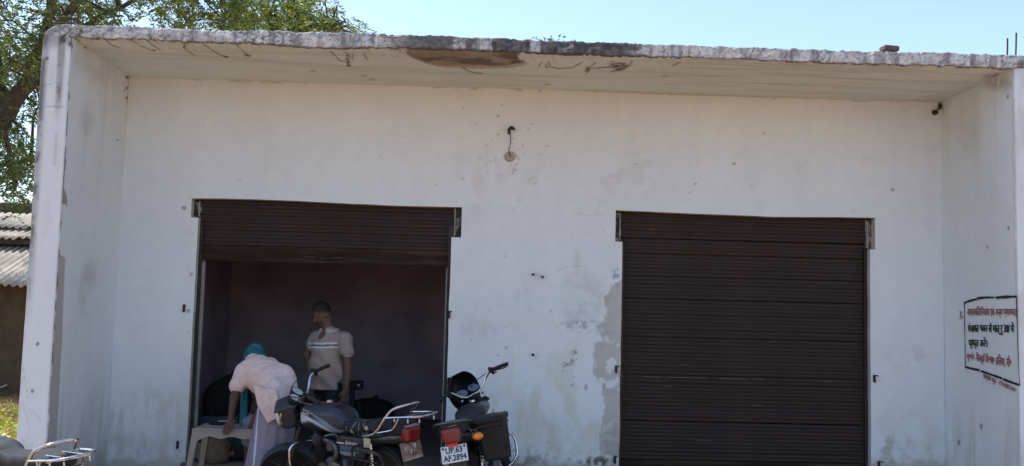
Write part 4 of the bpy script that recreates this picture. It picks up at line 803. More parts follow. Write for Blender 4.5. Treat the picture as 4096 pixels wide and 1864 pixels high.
motorcycle((3.756, -1.818, GZ), R_(79.2), R_(12.5), R_(38), 'black motorcycle with side box and white plate seen from behind, beside the door',
           dict(guard=1, hoop=1, pannier=1, screen=1, scheme=2, plate=('UP.63', 'AF.2894'), red_switch=1, blue=1, rear_ind=-1, front_ind=0, lamp=(.080, .064), bar=.02, pz=.592, s=1.02, gz=.035))
p = atZ(238, 1816, GZ+.90); 
p = atZ(322, 1822, GZ+.84); ch, sh_ = math.cos(R_(141)), math.sin(R_(141)); lx_, ly_ = -.50, .118
motorcycle((p[0]-(lx_*ch-ly_*sh_), p[1]-(lx_*sh_+ly_*ch), GZ), R_(141), R_(8), R_(46), 'motorcycle with chrome carrier cut off at the lower left corner', dict(carrier=1, guard=1, scheme=1, seatz=.055, s=.93))

# ------------------------------------------------------------------ people
def skin_paint(base, hair=None, beard=None):
    def f(P):
        c = np.tile(np.array(base), (len(P), 1))*(1+.16*(n3(P, 14, 2)-.5))[:, None]
        if hair: c = mixc(c, hair(P), (.012, .011, .011))
        if beard: c = mixc(c, beard(P)*.5, (.02, .018, .017))
        return c
    return f
M['skin'] = mat('skin', attr=True, rough=.65, var=.12, scale=30, bump=.1, bscale=120, spec=.22)
M['cloth'] = mat('cloth', attr=True, rough=.95, var=.14, scale=24, bump=.55, bscale=16, spec=.15)
def hand(P, wr, pm, tip, side, curl=.35, r=.0088):
    """palm from wrist wr to knuckles pm, fingers towards tip, side = thumb direction"""
    wr, pm, tip, side = [np.array(v, float) for v in (wr, pm, tip, side)]; ax = (pm-wr)/np.linalg.norm(pm-wr); side = side-ax*(side @ ax); side /= np.linalg.norm(side); nr = np.cross(ax, side)
    d = s_cap(P, wr, wr*.3+pm*.7+side*.012, .024, .026); d = smin(d, s_cap(P, pm+side*.022-ax*.01, pm-side*.026-ax*.015, .017, .015), .02)
    f_ax = (tip-pm)/np.linalg.norm(tip-pm); L = np.linalg.norm(tip-pm)
    for k, (o, ln) in enumerate(((.029, .88), (.010, 1.0), (-.010, .94), (-.028, .76))):
        a = pm+side*o; b = a+(ax*.6+f_ax*.4)*L*ln*.45; b = b/1.0; c_ = b+(f_ax+nr*curl*(.8+.1*k))*L*ln*.52/np.linalg.norm(f_ax+nr*curl)
        d = smin(d, np.minimum(s_cap(P, a, b, r*1.05, r), s_cap(P, b, c_, r, r*.82)), .006)
    t0 = wr*.6+pm*.4+side*.022; t1 = t0+(side*.8+ax*.6)*.035; t2 = t1+(ax*.9+side*.15+nr*curl*.4)*.035
    return smin(d, np.minimum(s_cap(P, t0, t1, .013, .0105), s_cap(P, t1, t2, .0105, .0085)), .012)

# -- man standing inside the doorway
SY = .42; s0 = atY(1325, 1234, SY); base = np.array([s0[0], SY, 0.0]); SX = (CAM[1]*-1+SY)/FPX
def J(px, py, dy=0.0): q = atY(px, py, SY+dy)-base; return q
man = empty('person', base, label='man in beige striped polo shirt standing in the open doorway looking down', cat='person')
F_ = np.array([-.62, -.78, 0]); Lf = np.array([.78, -.62, 0])         # facing, his left
hc = J(1287, 1254, 0); nk = J(1318, 1332, 0); rs_, ls_ = J(1266, 1352, .08), J(1384, 1352, -.10)
re_, rw = J(1229, 1420, .10), J(1238, 1466, .0); le, lw_ = J(1391, 1470, -.12), J(1384, 1556, -.17)
hd = np.array([-.78, -.50, -.52]); hd /= np.linalg.norm(hd); hl = np.cross([0, 0, 1.], hd); hl /= np.linalg.norm(hl); hu = np.cross(hd, hl); HM = np.stack([hd, hl, hu], 1)
def hp(f, l, u): return hc+hd*f+hl*l+hu*u
def man_body(P):
    d = s_ell(P, hp(-.012, 0, .028), (.100, .080, .105), HM); d = smin(d, s_ell(P, hp(.028, 0, -.055), (.066, .060, .080), HM), .04)
    d = smin(d, s_cap(P, hp(.088, 0, .012), hp(.114, 0, -.034), .008, .015), .012); d = smin(d, s_cap(P, hp(.086, .03, .022), hp(.086, -.03, .022), .012, .012), .012)
    d = smin(d, s_cap(P, hp(.088, .02, -.070), hp(.088, -.02, -.070), .011, .011), .012); d = smin(d, s_ell(P, hp(.075, 0, -.105), (.022, .026, .02), HM), .02)
    for s in (-1, 1):
        d = smax(d, -s_ell(P, hp(.092, s*.034, -.004), (.014, .017, .011), HM), .010); d = smin(d, s_ell(P, hp(-.012, s*.083, -.018), (.026, .011, .034), HM), .008)
    d = smin(d, s_cap(P, hp(-.02, 0, -.05), nk+np.array([0, 0, -.04]), .058, .062), .03)
    d = smin(d, s_cap(P, rs_*.8+nk*.2-np.array([0, 0, .03]), ls_*.8+nk*.2-np.array([0, 0, .03]), .06, .06), .05); d = smin(d, s_cap(P, nk-np.array([0, 0, .1]), (0, 0, .95), .13, .14), .08)
    d = smin(d, chain(P, [(rs_-np.array([0, 0, .015]), .046), (re_, .040), (rw, .028)], .02), .03); d = smin(d, chain(P, [(ls_-np.array([.01, 0, .015]), .046), (le, .040), (lw_, .028)], .02), .03)
    for s in (-1, 1): h_ = Lf*s*.085; d = smin(d, chain(P, [(h_+np.array([0, 0, .88]), .085), (h_*1.15+np.array([-.0, -.01, .48]), .058), (h_*1.25+np.array([0, .02, .09]), .042)], .03), .03); d = smin(d, s_cap(P, h_*1.25+np.array([0, .02, .045]), h_*1.3+F_*.15+np.array([0, 0, .035]), .042, .032), .03)
    return d
def man_hands(P): return np.minimum(hand(P, lw_, lw_+np.array([-.015, .005, -.085]), lw_+np.array([-.03, -.01, -.165]), (-.75, -.5, 0), .5), hand(P, rw, rw+np.array([.04, -.02, -.05]), rw+np.array([.085, -.03, -.09]), (.2, -.6, .6), .5))
hair_m = lambda P: .93*sst(-.034, .022, ((P-hc) @ hu)-.020-.55*((P-hc) @ hd)+.03*(n3(P, 45, 1)-.5))*((np.linalg.norm(P-hc, axis=1) < .17))
beard_m = lambda P: ((np.linalg.norm(P-hp(.07, 0, -.085), axis=1) < .062) & (((P-hc) @ hu) < -.052)).astype(float)
Vb, Qb = nets(lambda P: np.minimum(man_body(P), 9), (-.42, -.34, 0), (.36, .36, 1.76), .0115); Vh, Qh = nets(man_hands, np.minimum(lw_, rw)-.22, np.maximum(lw_, rw)+.14, .0062)
Va = np.concatenate([Vb, Vh]); link_mesh('body', Va, np.concatenate([Qb, Qh+len(Vb)]), M['skin'], man, True, skin_paint((.15, .085, .058), hair_m, beard_m)(Va))
hemz = J(1300, 1556)[2]; st1 = J(1310, 1375)[2]
def polo(P):
    x, y, z = P.T; d = smin(s_cap(P, rs_*.9+nk*.1-np.array([0, 0, .004]), ls_*.9+nk*.1-np.array([0, 0, .012]), .080, .080), s_cap(P, nk-np.array([0, 0, .13]), (-.015, .0, hemz), .148, .175), .09)
    d = smin(d, s_ell(P, F_*.05+np.array([-.02, 0, .98]), (.15, .14, .22)), .08)
    d = smin(d, s_cap(P, rs_-np.array([-.008, 0, .01]), rs_*.62+re_*.38, .066, .066), .035); d = smin(d, s_cap(P, ls_-np.array([.012, 0, .01]), ls_*.55+le*.45, .066, .070), .035); d = smin(d, s_cap(P, nk-np.array([0, 0, .06]), nk+np.array([-.0, 0, .005]), .115, .082), .03)
    d = smin(d, s_ell(P, Lf*.06+np.array([0, 0, .90]), (.15, .14, .20)), .06)
    d = d+.016*np.sin(z*24+x*22+9*n3(P, 4, 4))*sst(1.28, 1.0, z)*.6+.026*(n3(P, 9, 6)-.5)+.012*(n3(P, 26, 16)-.5)
    d = smax(d, hemz-z+.10*(x+.1)*0, .006); V_ = nk+F_*.12-np.array([0, 0, .10]); op = s_ell(P, nk+F_*.105+np.array([0, 0, -.005]), (.045, .045, .095)); return smax(d, -op, .006)
def polo_col(P):
    x, y, z = P.T; c = np.tile(np.array([.37, .275, .235]), (len(P), 1))*(1+.12*(n3(P, 8, 3)-.5))[:, None]; torso = (np.abs((P-nk) @ Lf) < .185)
    zz = z-.04*((P-nk) @ Lf)
    for z0 in (st1+.004, st1-.034): c = mixc(c, torso*sst(.0125, .0075, np.abs(zz-z0)), (.66, .66, .66))
    c = mixc(c, (torso & (np.abs(zz-st1+.015) < .010)).astype(float)*.7, (.10, .09, .09)); c = mixc(c, (z > st1+.02).astype(float)*.35, (.30, .26, .27))
    tl_ = ((P-ls_) @ (le-ls_))/np.linalg.norm(le-ls_); tr_ = ((P-rs_) @ (re_-rs_))/np.linalg.norm(re_-rs_); nl_ = np.linalg.norm(P-ls_-tl_[:, None]*(le-ls_)/np.linalg.norm(le-ls_), axis=1); nr_ = np.linalg.norm(P-rs_-tr_[:, None]*(re_-rs_)/np.linalg.norm(re_-rs_), axis=1)
    c = mixc(c, ((tl_ > np.linalg.norm(le-ls_)*.45+.045) & (tl_ < np.linalg.norm(le-ls_)*.45+.12) & (nl_ < .09) & (((P-nk) @ Lf) > .19)).astype(float), (.62, .60, .58)); c = mixc(c, ((tr_ > np.linalg.norm(re_-rs_)*.38+.045) & (nr_ < .09) & (((P-nk) @ Lf) < -.15)).astype(float), (.62, .60, .58)); return c
sdf('polo_shirt', polo, (-.42, -.34, hemz-.02), (.36, .36, 1.50), .0095, M['cloth'], man, polo_col)
def collar(P): q = P-nk; r_ = s_ell(P, nk+np.array([0, 0, .012]), (.115, .111, .068)); i_ = s_ell(P, nk+np.array([0, 0, .03]), (.088, .084, .10)); return smax(smax(r_, -i_, .006), -s_ell(P, nk+F_*.11+np.array([0, 0, .01]), (.040, .040, .12)), .006)
sdf('collar', collar, nk-.16, nk+.13, .008, M['cloth'], man, lambda P: mixc(np.tile(np.array([.44, .37, .35]), (len(P), 1)), (P[:, 2] < nk[2]-.02).astype(float)*.4, (.15, .12, .11)))
def pants(P):
    d = s_ell(P, (-.01, 0, .80), (.150, .13, .13))
    for s in (-1, 1): h_ = Lf*s*.085; d = smin(d, chain(P, [(h_+np.array([0, 0, .80]), .095), (h_*1.15+np.array([0, -.01, .48]), .082), (h_*1.25+np.array([0, .02, .09]), .075)], .03), .03)
    return smax(d+.012*(n3(P, 9, 2)-.5), .06-P[:, 2], .01)
sdf('trousers', pants, (-.3, -.3, .03), (.3, .3, 1.05), .014, M['cloth'], man, lambda P: np.tile(np.array([.022, .028, .036]), (len(P), 1)))
kr = J(1358, 1610, -.2); kc = empty('key_ring', base+kr, label='ring of keys hanging from the standing man\'s hand', cat='keys'); m = MB(); m.tube([(.012*math.cos(a), 0, .012*math.sin(a)) for a in np.linspace(0, 6.28, 15)[:-1]], .002, 5, True); m.build('ring', M['chrome'], kc, True)
m = MB(); m.box((.002, 0, -.035), (.012, .003, .045), bev=.001); m.box((-.008, .004, -.03), (.01, .003, .04), ry=.2, bev=.001); m.build('key', M['dull_metal'], kc)

# -- man bending over the low table
BY = -.80; b0 = atY(1095, 1224, BY); base2 = np.array([b0[0], BY, GZ]); SX = 0
def K(px, py, dy=0.0): return atY(px, py, BY+dy)-base2
man2 = empty('person', base2, label='man in pink shirt and grey lungi with teal head cloth bending over table', cat='person')
pel = K(1118, 1590, -.05); wst = K(1108, 1535, .06); chs = K(1040, 1492, .26); nck = K(1015, 1452, .40); hd2 = K(1022, 1426, .50); lsh = K(975, 1484, .22); rsh = K(1080, 1468, .42)
lel = K(936, 1592, .14); lwr = K(923, 1676, .04); rel = K(1060, 1560, .66); rwr = K(1010, 1650, .72)
lkn = K(1000, 1740, .20); lft = np.array([lkn[0]-.02, .28, .06]); rkn = np.array([.05, -.02, .48]); rft = np.array([.05, -.05, .06])
def man2_body(P):
    d = s_ell(P, hd2, (.085, .11, .10)); d = smin(d, s_cap(P, nck, hd2, .06, .06), .03); d = smin(d, chain(P, [(pel, .14), (wst, .13), (chs, .14), (nck, .07)], .06), .03)
    d = smin(d, chain(P, [(lsh, .055), (lel, .040), (lwr, .028)], .02), .03); d = smin(d, chain(P, [(rsh, .055), (rel, .040), (rwr, .028)], .02), .03)
    d = smin(d, chain(P, [(pel+np.array([-.08, 0, -.04]), .09), (lkn, .055), (lft+np.array([0, 0, .03]), .040)], .03), .03); d = smin(d, chain(P, [(pel+np.array([.08, 0, -.04]), .09), (rkn, .055), (rft+np.array([0, 0, .03]), .040)], .03), .03)
    for f in (lft, rft): d = smin(d, s_cap(P, f-np.array([0, 0, .02]), f+np.array([-.06, .14, -.03]), .038, .028), .025)
    return d
lhk = K(911, 1706, .0)
def man2_hands(P): return np.minimum(hand(P, lwr, lhk, K(902, 1742, -.045), (.8, -.3, -.1), .25), hand(P, rwr, rwr+np.array([-.04, .03, -.07]), rwr+np.array([-.06, .04, -.14]), (-.7, -.3, 0), .4))
lo_ = np.minimum.reduce([hd2, lwr, pel, lft])-.25; Vb, Qb = nets(man2_body, (-.5, -.25, 0), (.32, .92, 1.42), .0125); Vh, Qh = nets(man2_hands, np.minimum(lwr, rwr)-.26, np.maximum(lwr, rwr)+.14, .0065)
Va = np.concatenate([Vb, Vh]); link_mesh('body', Va, np.concatenate([Qb, Qh+len(Vb)]), M['skin'], man2, True, skin_paint((.11, .062, .045))(Va))
def shirt2(P):
    x, y, z = P.T; d = chain(P, [(pel+np.array([.0, .0, .03]), .165), (wst, .165), (chs, .165)], .07); d = smin(d, s_cap(P, chs, nck-np.array([0, .05, 0]), .15, .085), .06); d = smin(d, s_cap(P, lsh+np.array([.05, .02, .02]), rsh, .085, .085), .05)
    d = smin(d, s_cap(P, lsh, K(949, 1545, .18), .082, .078), .03); d = smin(d, s_cap(P, rsh, rsh*.5+rel*.5, .08, .075), .04)
    ax = (chs-pel)/np.linalg.norm(chs-pel); t = (P-pel) @ ax; sd_ = (P-pel) @ np.cross(ax, [0, 0, 1.])
    d = d+.010*np.sin(sd_*34+2.5*n3(P, 4, 7)+t*3)*sst(.45, .0, t)+.032*(n3(P, 7, 9)-.5)+.014*(n3(P, 20, 19)-.5)+.008*np.sin(t*60+sd_*40)*sst(.06, .0, np.abs(t-.33))
    return smax(d, -(z-K(1100, 1640)[2]), .012)
PINK = np.array([.75, .57, .52])
def pink(P):
    c = np.tile(PINK, (len(P), 1))*(1+.10*(n3(P, 10, 3)-.5))[:, None]; ax = (chs-pel)/np.linalg.norm(chs-pel); t = (P-pel) @ ax
    c = mixc(c, sst(.075, .065, t)*.5, (.56, .47, .50)); c = mixc(c, sst(.006, .002, np.abs(t-.07))*.5, (.78, .66, .62)); return c
sdf('shirt', shirt2, (-.50, -.30, .55), (.35, .75, 1.42), .0105, M['cloth'], man2, pink)
def cloth_quad(name, G, ma, par, col, th=.006, folds=0.0, seed=1):
    A = np.array(G, float); ni, nj = A.shape[:2]; U = np.linspace(0, 1, 14); R = []
    for u in np.linspace(0, ni-1, (ni-1)*8+1):
        i = min(int(u), ni-2); f = u-i; row = A[i]*(1-f)+A[i+1]*f; rr = []
        for v in np.linspace(0, nj-1, (nj-1)*8+1):
            j = min(int(v), nj-2); g_ = v-j; q = row[j]*(1-g_)+row[j+1]*g_; q = q+np.array([0, -1, 0])*folds*math.sin(v*5.5+seed+u*.6); rr.append(q)
        R.append(rr)
    V = np.array([q for r in R for q in r]); nr, nc = len(R), len(R[0]); I = np.arange(nr*nc).reshape(nr, nc); F = np.stack([I[:-1, :-1], I[1:, :-1], I[1:, 1:], I[:-1, 1:]], -1).reshape(-1, 4)
    c = np.tile(np.array(col), (len(V), 1))*(1+.12*(n3(V, 14, seed)-.5))[:, None]; o = link_mesh(name, V, F, ma, par, True, c); md = o.modifiers.new('thick', 'SOLIDIFY'); md.thickness = th; return o
# shirt tail hanging over the lungi, two overlapping flaps
cloth_quad('shirt_tail', [[K(1012, 1540, -.10), K(1060, 1555, -.20), K(1105, 1560, -.245)], [K(1030, 1622, -.17), K(1072, 1635, -.235), K(1118, 1625, -.26)], [K(1072, 1694, -.22), K(1094, 1680, -.25), K(1122, 1668, -.265)]], M['cloth'], man2, PINK*.97, .006, .004, 2)
cloth_quad('shirt_tail', [[K(1098, 1545, -.22), K(1140, 1540, -.20), K(1182, 1540, -.08)], [K(1108, 1610, -.25), K(1145, 1615, -.225), K(1188, 1612, -.10)], [K(1118, 1668, -.26), K(1150, 1664, -.235), K(1190, 1658, -.12)]], M['cloth'], man2, np.array([.60, .48, .48]), .006, .006, 5)
def lungi(P):
    x, y, z = P.T; cx = np.interp(z, [0, pel[2]], [.0, pel[0]*.9]); hw = np.interp(z, [.05, .5, pel[2]+.05], [.225, .20, .165]); hdp = np.interp(z, [.05, .5, pel[2]+.05], [.20, .17, .16]); an = np.arctan2((y+.03), x-cx)
    r = np.hypot((x-cx)/hw, (y+.03)/hdp); f = .030*np.sin(an*11+1.2*np.sin(z*3)+4*n3(P, 3, 5))*sst(pel[2], pel[2]-.35, z)+.05*sst(.18, .0, np.abs(an+2.35))*sst(pel[2], .3, z)*np.sin(an*40)
    return smax(smax((r-1-f)*.16, .05-z, .01), z-pel[2]-.03, .02)
sdf('lungi', lungi, (-.34, -.34, .03), (.34, .26, pel[2]+.08), .0105, M['cloth'], man2, lambda P: mixc(np.tile(np.array([.27, .235, .30]), (len(P), 1))*(1+.14*(n3(P, 9, 3)-.5))[:, None], (np.abs(P[:, 0]+.105-.03*np.sin(P[:, 2]*3)) < .008).astype(float)*(P[:, 1] < -.05), (.62, .66, .72)))
sdf('lungi_leg', lambda P: smax(s_cap(P, lkn+np.array([0, 0, .12]), lkn+np.array([.01, .03, -.10]), .075, .082)+.008*np.sin(P[:, 0]*70)+.01*(n3(P, 9, 1)-.5), -(P[:, 2]-lkn[2]+.11+.3*(P[:, 0]-lkn[0])), .008), lkn-.26, lkn+.26, .0105, M['cloth'], man2, lambda P: np.tile(np.array([.20, .215, .29]), (len(P), 1)))
TEAL = (.028, .15, .19)
def turban(P):
    q = P-hd2; d = s_ell(P, hd2+np.array([-.005, -.02, .012]), (.100, .125, .112)); d = smin(d, s_cap(P, nck+np.array([-.075, -.02, .01]), nck+np.array([.08, -.01, .06]), .034, .036), .035); d = smin(d, s_cap(P, nck+np.array([-.10, -.06, -.02]), nck+np.array([.06, -.06, .035]), .030, .030), .03)
    return d+.011*np.sin((q[:, 2]*.9+q[:, 0]*.30+q[:, 1]*.4)*150+7*n3(P, 7, 3))+.014*(n3(P, 16, 4)-.5)
sdf('head_cloth', turban, hd2-np.array([.25, .26, .24]), hd2+np.array([.24, .2, .18]), .0085, M['cloth'], man2, lambda P: np.tile(np.array(TEAL), (len(P), 1))*(1+.5*(n3(P, 18, 5)-.5))[:, None])
sc_ = [[K(972, 1500, .37), K(986, 1505, .36), K(1002, 1510, .38)], [K(962, 1570, .34), K(978, 1575, .325), K(992, 1575, .34)], [K(960, 1650, .30), K(975, 1652, .285), K(990, 1652, .30)], [K(955, 1708, .25), K(974, 1712, .235), K(988, 1712, .25)]]
cloth_quad('scarf_end', sc_, M['cloth'], man2, TEAL, .008, .006, 4)
m = MB()
for i in range(16):
    a = K(950+2.6*i, 1705+(i % 3)*2, .235); m.tube(spline([a, a+np.array([random.uniform(-.01, .01), -.01, -.025]), a+np.array([random.uniform(-.02, .02), -.015, -.045-random.random()*.02])], 3), .0035, 5)
m.build('scarf_fringe', mat('teal_fringe', (.02, .15, .18), .95), man2)

# ------------------------------------------------------------------ low plastic table and things in the shop
M['beige'] = mat('beige_plastic', (.30, .265, .225), .5, var=.12, scale=12, dirt=(.26, .22, .17), dscale=6, damt=.5)
tz = .0
tp = atY(765, 1714, -.79); th_ = tp[2]-GZ; tx0 = tp[0]; tw, tdp = .66, .46
tab = empty('plastic_table', (tx0+tw/2, -.79+tdp/2, GZ), label='low beige plastic table with wavy apron in front of the open doorway', cat='table')
m = MB(); m.box((0, 0, th_-.012), (tw, tdp, .024), bev=.010); m.build('table_top', M['beige'], tab)
def apron(p0, p1, n=40):
    T = []; Bt = []; p0 = np.array(p0); p1 = np.array(p1)
    for i in range(n+1):
        t = i/n; q = p0*(1-t)+p1*t; dp = .062+.010*math.sin(t*math.pi*6)+.10*math.exp(-min(t, 1-t)*18); T.append((q[0], q[1], th_-.018)); Bt.append((q[0], q[1], th_-.018-dp))
    return [T, Bt]
for a, b in (((-1, -1), (1, -1)), ((1, -1), (1, 1)), ((1, 1), (-1, 1)), ((-1, 1), (-1, -1))):
    m = MB(); m.sheet(apron((a[0]*tw*.488, a[1]*tdp*.48), (b[0]*tw*.488, b[1]*tdp*.48))); o = m.build('apron', M['beige'], tab); md = o.modifiers.new('thick', 'SOLIDIFY'); md.thickness = .007; md.offset = 0
for sx in (-1, 1):
    for sy_ in (-1, 1):
        m = MB(); R0 = []
        for z, w_, o_ in ((th_-.02, .075, 0), (th_-.12, .060, .012), (th_*.4, .050, .035), (0, .042, .06)):
            cx, cy_ = sx*(tw*.488-w_/2+o_), sy_*(tdp*.48-w_/2+o_*.5); R0.append([(cx+dx*w_/2, cy_+dy*w_/2, z) for dx, dy in ((-1, -1), (1, -1), (1, 1), (-1, 1))])
        m.ring(R0[::-1]); m.build('leg', M['beige'], tab)
sc1 = empty('steel_plate', (*atZ(872, 1697, GZ+th_)[:2], GZ+th_), label='dark round plate lying on the beige plastic table', cat='plate'); m = MB(); m.lathe([(.02, .001), (.075, .001), (.088, .012), (.090, .012), (.078, .004), (.02, .005)], (0, 0, 0), (0, 0, 1), 28); m.build('dish', mat('dark_dish', (.03, .028, .03), .4, var=.2), sc1, True)
nb = empty('paper_sheet', (*atZ(905, 1686, GZ+th_)[:2], GZ+th_+.001), label='pale folded paper near the back of the plastic table', cat='paper'); m = MB(); m.box((0, 0, .003), (.16, .07, .005), rz=.05, bev=.001); m.build('folded_sheet', mat('paper', (.48, .47, .47), .8), nb)

M['jute'] = mat('jute_sacking', (.17, .12, .075), .95, var=.35, scale=14, bump=.7, bscale=60, dirt=(.28, .22, .15), dscale=6)
M['blk_sack'] = mat('dark_sacking', (.028, .026, .024), .9, var=.4, scale=8, bump=.6, bscale=30)
M['wood'] = mat('raw_wood', (.20, .135, .08), .85, var=.35, scale=5, stretch=(1, 6, 6), bump=.4)
def sack(loc, r, ma, label, seed, grp=None, cat='sack'):
    o = empty('sack', loc, label=label, cat=cat, group=grp)
    def f(P): d = s_box(P, (0, 0, r[2]), r, min(r)*.7); d = smin(d, s_ell(P, (r[0]*.15, 0, r[2]*1.75), (r[0]*.6, r[1]*.6, r[2]*.6)), .08); return d+.05*(n3(P, 6, seed)-.5)+.02*(n3(P, 16, seed+3)-.5)
    sdf('sack_body', f, (-r[0]-.06, -r[1]-.06, -.02), (r[0]+.06, r[1]+.06, r[2]*2.5), .02, ma, o)
    nk_ = MB(); nk_.tube(spline([(r[0]*.1, 0, r[2]*2.15), (r[0]*.2, .01, r[2]*2.32), (r[0]*.35, .02, r[2]*2.42)], 4), [.03, .025, .02, .022, .028, .034, .04, .045, .05], 8); nk_.build('tied_neck', ma, o, True); return o
q = atZ(1480, 1690, 0.0); sack((q[0], min(q[1], 3.7), 0), (.33, .26, .15), M['blk_sack'], 'dark slumped sack on the shop floor against the back wall', 3)
q = atZ(850, 1846, 0.0); sack((q[0]+.02, .05, 0), (.16, .15, .11), M['jute'], 'brown jute sack under the left end of the plastic table', 5)
q = atY(905, 1640, 1.9); sack((q[0], 1.9, 0), (.28, .24, .33), M['blk_sack'], 'tall dark sack standing inside behind the bending man', 8)
q = atY(990, 1850, .25); sack((q[0], .30, 0), (.20, .15, .10), M['blk_sack'], 'small dark bag on the floor behind the bending man', 11)
a_ = atY(800, 1818, .02); b_ = atY(935, 1815, .02); lg = empty('wooden_pole', (a_+b_)/2, label='bent wooden pole lying across the sack under the table', cat='pole'); m = MB(); m.tube(spline([a_-(a_+b_)/2+np.array([0, 0, -.03]), np.array([-.1, 0, .01]), np.array([.05, 0, .0]), b_-(a_+b_)/2], 5), [.024+.003*math.sin(i) for i in range(16)], 9); m.build('pole_shaft', M['wood'], lg, True)
q = atY(860, 1780, .55); cr = empty('wooden_crate', (q[0], .65, 0), label='dark slatted crate standing behind the plastic table legs', cat='crate')
for i in range(4): m = MB(); m.box((0, -.2, .06+.105*i), (.5, .018, .085), bev=.003); m.build('slat', mat('crate_board', (.045, .05, .065), .85, var=.3), cr)
for sx in (-1, 1): m = MB(); m.box((sx*.24, 0, .22), (.02, .40, .42), bev=.003); m.build('side_panel', M['blk_sack'], cr)
for sx in (-.2, .2): m = MB(); m.box((sx, -.185, .22), (.04, .02, .43), bev=.003); m.build('post', M['blk_sack'], cr)

# platform weighing scale
q = atY(1408, 1600, 1.25); ws = empty('weighing_scale', (q[0], 1.25, 0), label='dark platform weighing scale with display head behind the standing man', cat='scale')
hz_ = atY(1408, 1560, 1.25)[2]
m = MB(); m.tube([(0, 0, .08), (0, 0, hz_)], .028, 12); m.build('column', M['steel_dark'], ws, True)
m = MB(); m.box((.045, 0, hz_+.055), (.155, .09, .105), bev=.012); hb = m.build('display_head', M['blk_plastic'], ws); m = MB(); m.lathe([(.014, 0), (.014, .01), (.008, .014)], (.075, -.045, hz_+.06), (0, -1, 0), 12); m.build('dial_knob', M['gauge'], hb, True); m = MB(); m.box((.02, -.047, hz_+.07), (.06, .006, .03), bev=.002); m.build('display', M['blk_gloss'], hb); m = MB(); m.box((-.02, -.02, hz_+.01), (.09, .05, .02), bev=.004); m.build('head_bracket', M['steel_dark'], ws)
m = MB(); m.box((-.05, -.25, .075), (.46, .56, .035), bev=.01); m.build('platform', M['steel_dark'], ws); m = MB(); m.box((-.05, -.25, .03), (.40, .50, .055), bev=.01); m.build('scale_base', M['blk_plastic'], ws)
m = MB(); m.tube(spline([(.02, 0, hz_-.17), (.06, -.01, hz_-.14), (.095, -.02, hz_-.17), (.10, -.02, hz_-.28), (.095, -.02, .12)], 6), .014, 8); m.build('hand_rail', M['steel_dark'], ws, True)

# loose things on the roof and in the porch
q = atY(3557, 203, -D+.16); bk = MB(); bk.box((0, 0, .025), (.145, .115, .05), bev=.008); o = bk.build('loose_brick', mat('dark_brick', (.13, .085, .08), .9, var=.3, scale=12, bump=.6)); o.location = (q[0], -D+.16, q[2]-.010); o.rotation_euler = (0, .03, .12); tag(o, 'single dark brick lying on the roof edge', 'brick')
q = atY(2197, 187, -D+.24); wp = empty('rooftop_weed', q-np.array([0, 0, .02]), label='small weed sprouting on the roof edge beside a bar', cat='weed')
lv = []; rs = np.random.RandomState(4)
def leaf_quads(N, cen, spread, ln, wd, rs, up=.2, droop=.0):
    V = np.zeros((N, 4, 3)); d = rs.normal(0, 1, (N, 3)); d[:, 2] = d[:, 2]*.6+up; d /= np.linalg.norm(d, axis=1)[:, None]; s = np.cross(d, rs.normal(0, 1, (N, 3))); s /= np.linalg.norm(s, axis=1)[:, None]
    L = ln*rs.uniform(.6, 1.25, N)[:, None]; Wd = wd*rs.uniform(.7, 1.2, N)[:, None]; c = cen+rs.normal(0, 1, (N, 3))*spread
    V[:, 0] = c; V[:, 1] = c+d*L*.45+s*Wd*.5; V[:, 2] = c+d*L-np.array([0, 0, 1])*L*droop; V[:, 3] = c+d*L*.45-s*Wd*.5
    return V
def leaf_mat(name, trans=.45):
    m = bpy.data.materials.new(name); m.use_nodes = True; t = m.node_tree; N = t.nodes; L = t.links; b = N['Principled BSDF']; b.inputs['Roughness'].default_value = .5
    at = N.new('ShaderNodeAttribute'); at.attribute_name = 'paint'; L.new(at.outputs['Color'], b.inputs['Base Color']); tr = N.new('ShaderNodeBsdfTranslucent'); hs = N.new('ShaderNodeHueSaturation'); hs.inputs['Value'].default_value = 1.5; hs.inputs['Saturation'].default_value = 1.15; L.new(at.outputs['Color'], hs.inputs['Color']); L.new(hs.outputs[0], tr.inputs[0])
    mx = N.new('ShaderNodeMixShader'); mx.inputs[0].default_value = trans; L.new(b.outputs[0], mx.inputs[1]); L.new(tr.outputs[0], mx.inputs[2]); L.new(mx.outputs[0], N['Material Output'].inputs[0]); return m
M['leaf'] = leaf_mat('leaf'); M['weed'] = leaf_mat('weed_leaf', .3)
def leaf_obj(name, V, base, var, rs, ma, par=None):
    N = len(V); c = np.array(base)*(1+var*(rs.uniform(-1, 1, N)))[:, None]; yl = rs.uniform(0, 1, N) > .8; c[yl] *= np.array([1.6, 1.25, .9]); c = np.repeat(np.clip(c, .004, .8), 4, 0)
    return link_mesh(name, V.reshape(-1, 3), np.arange(N*4).reshape(N, 4), ma, par, False, c)
leaf_obj('foliage', leaf_quads(60, np.zeros(3)+np.array([0, 0, .06]), np.array([.10, .05, .025]), .05, .018, rs), (.07, .11, .035), .4, rs, M['weed'], wp)
m = MB(); 
for i in range(5): m.tube(spline([(0, 0, -.03), (rs.uniform(-.05, .05), 0, .04), (rs.uniform(-.14, .14), 0, .09)], 3), .003, 4)
m.build('stem', M['rust'], wp)
q = atY(3740, 450, -.02); ns = empty('mud_nest', q, label='black wasp nest in the upper right porch corner', cat='nest')
sdf('nest_body', lambda P: smin(s_ell(P, (0, .0, 0), (.030, .03, .026)), np.minimum(s_ell(P, (.055, .0, .07), (.018, .02, .036)), s_ell(P, (.035, 0, .035), (.012, .012, .014))), .01)+.01*(n3(P, 40, 2)-.5), (-.06, -.05, -.06), (.11, .05, .14), .008, M['steel_dark'], ns)

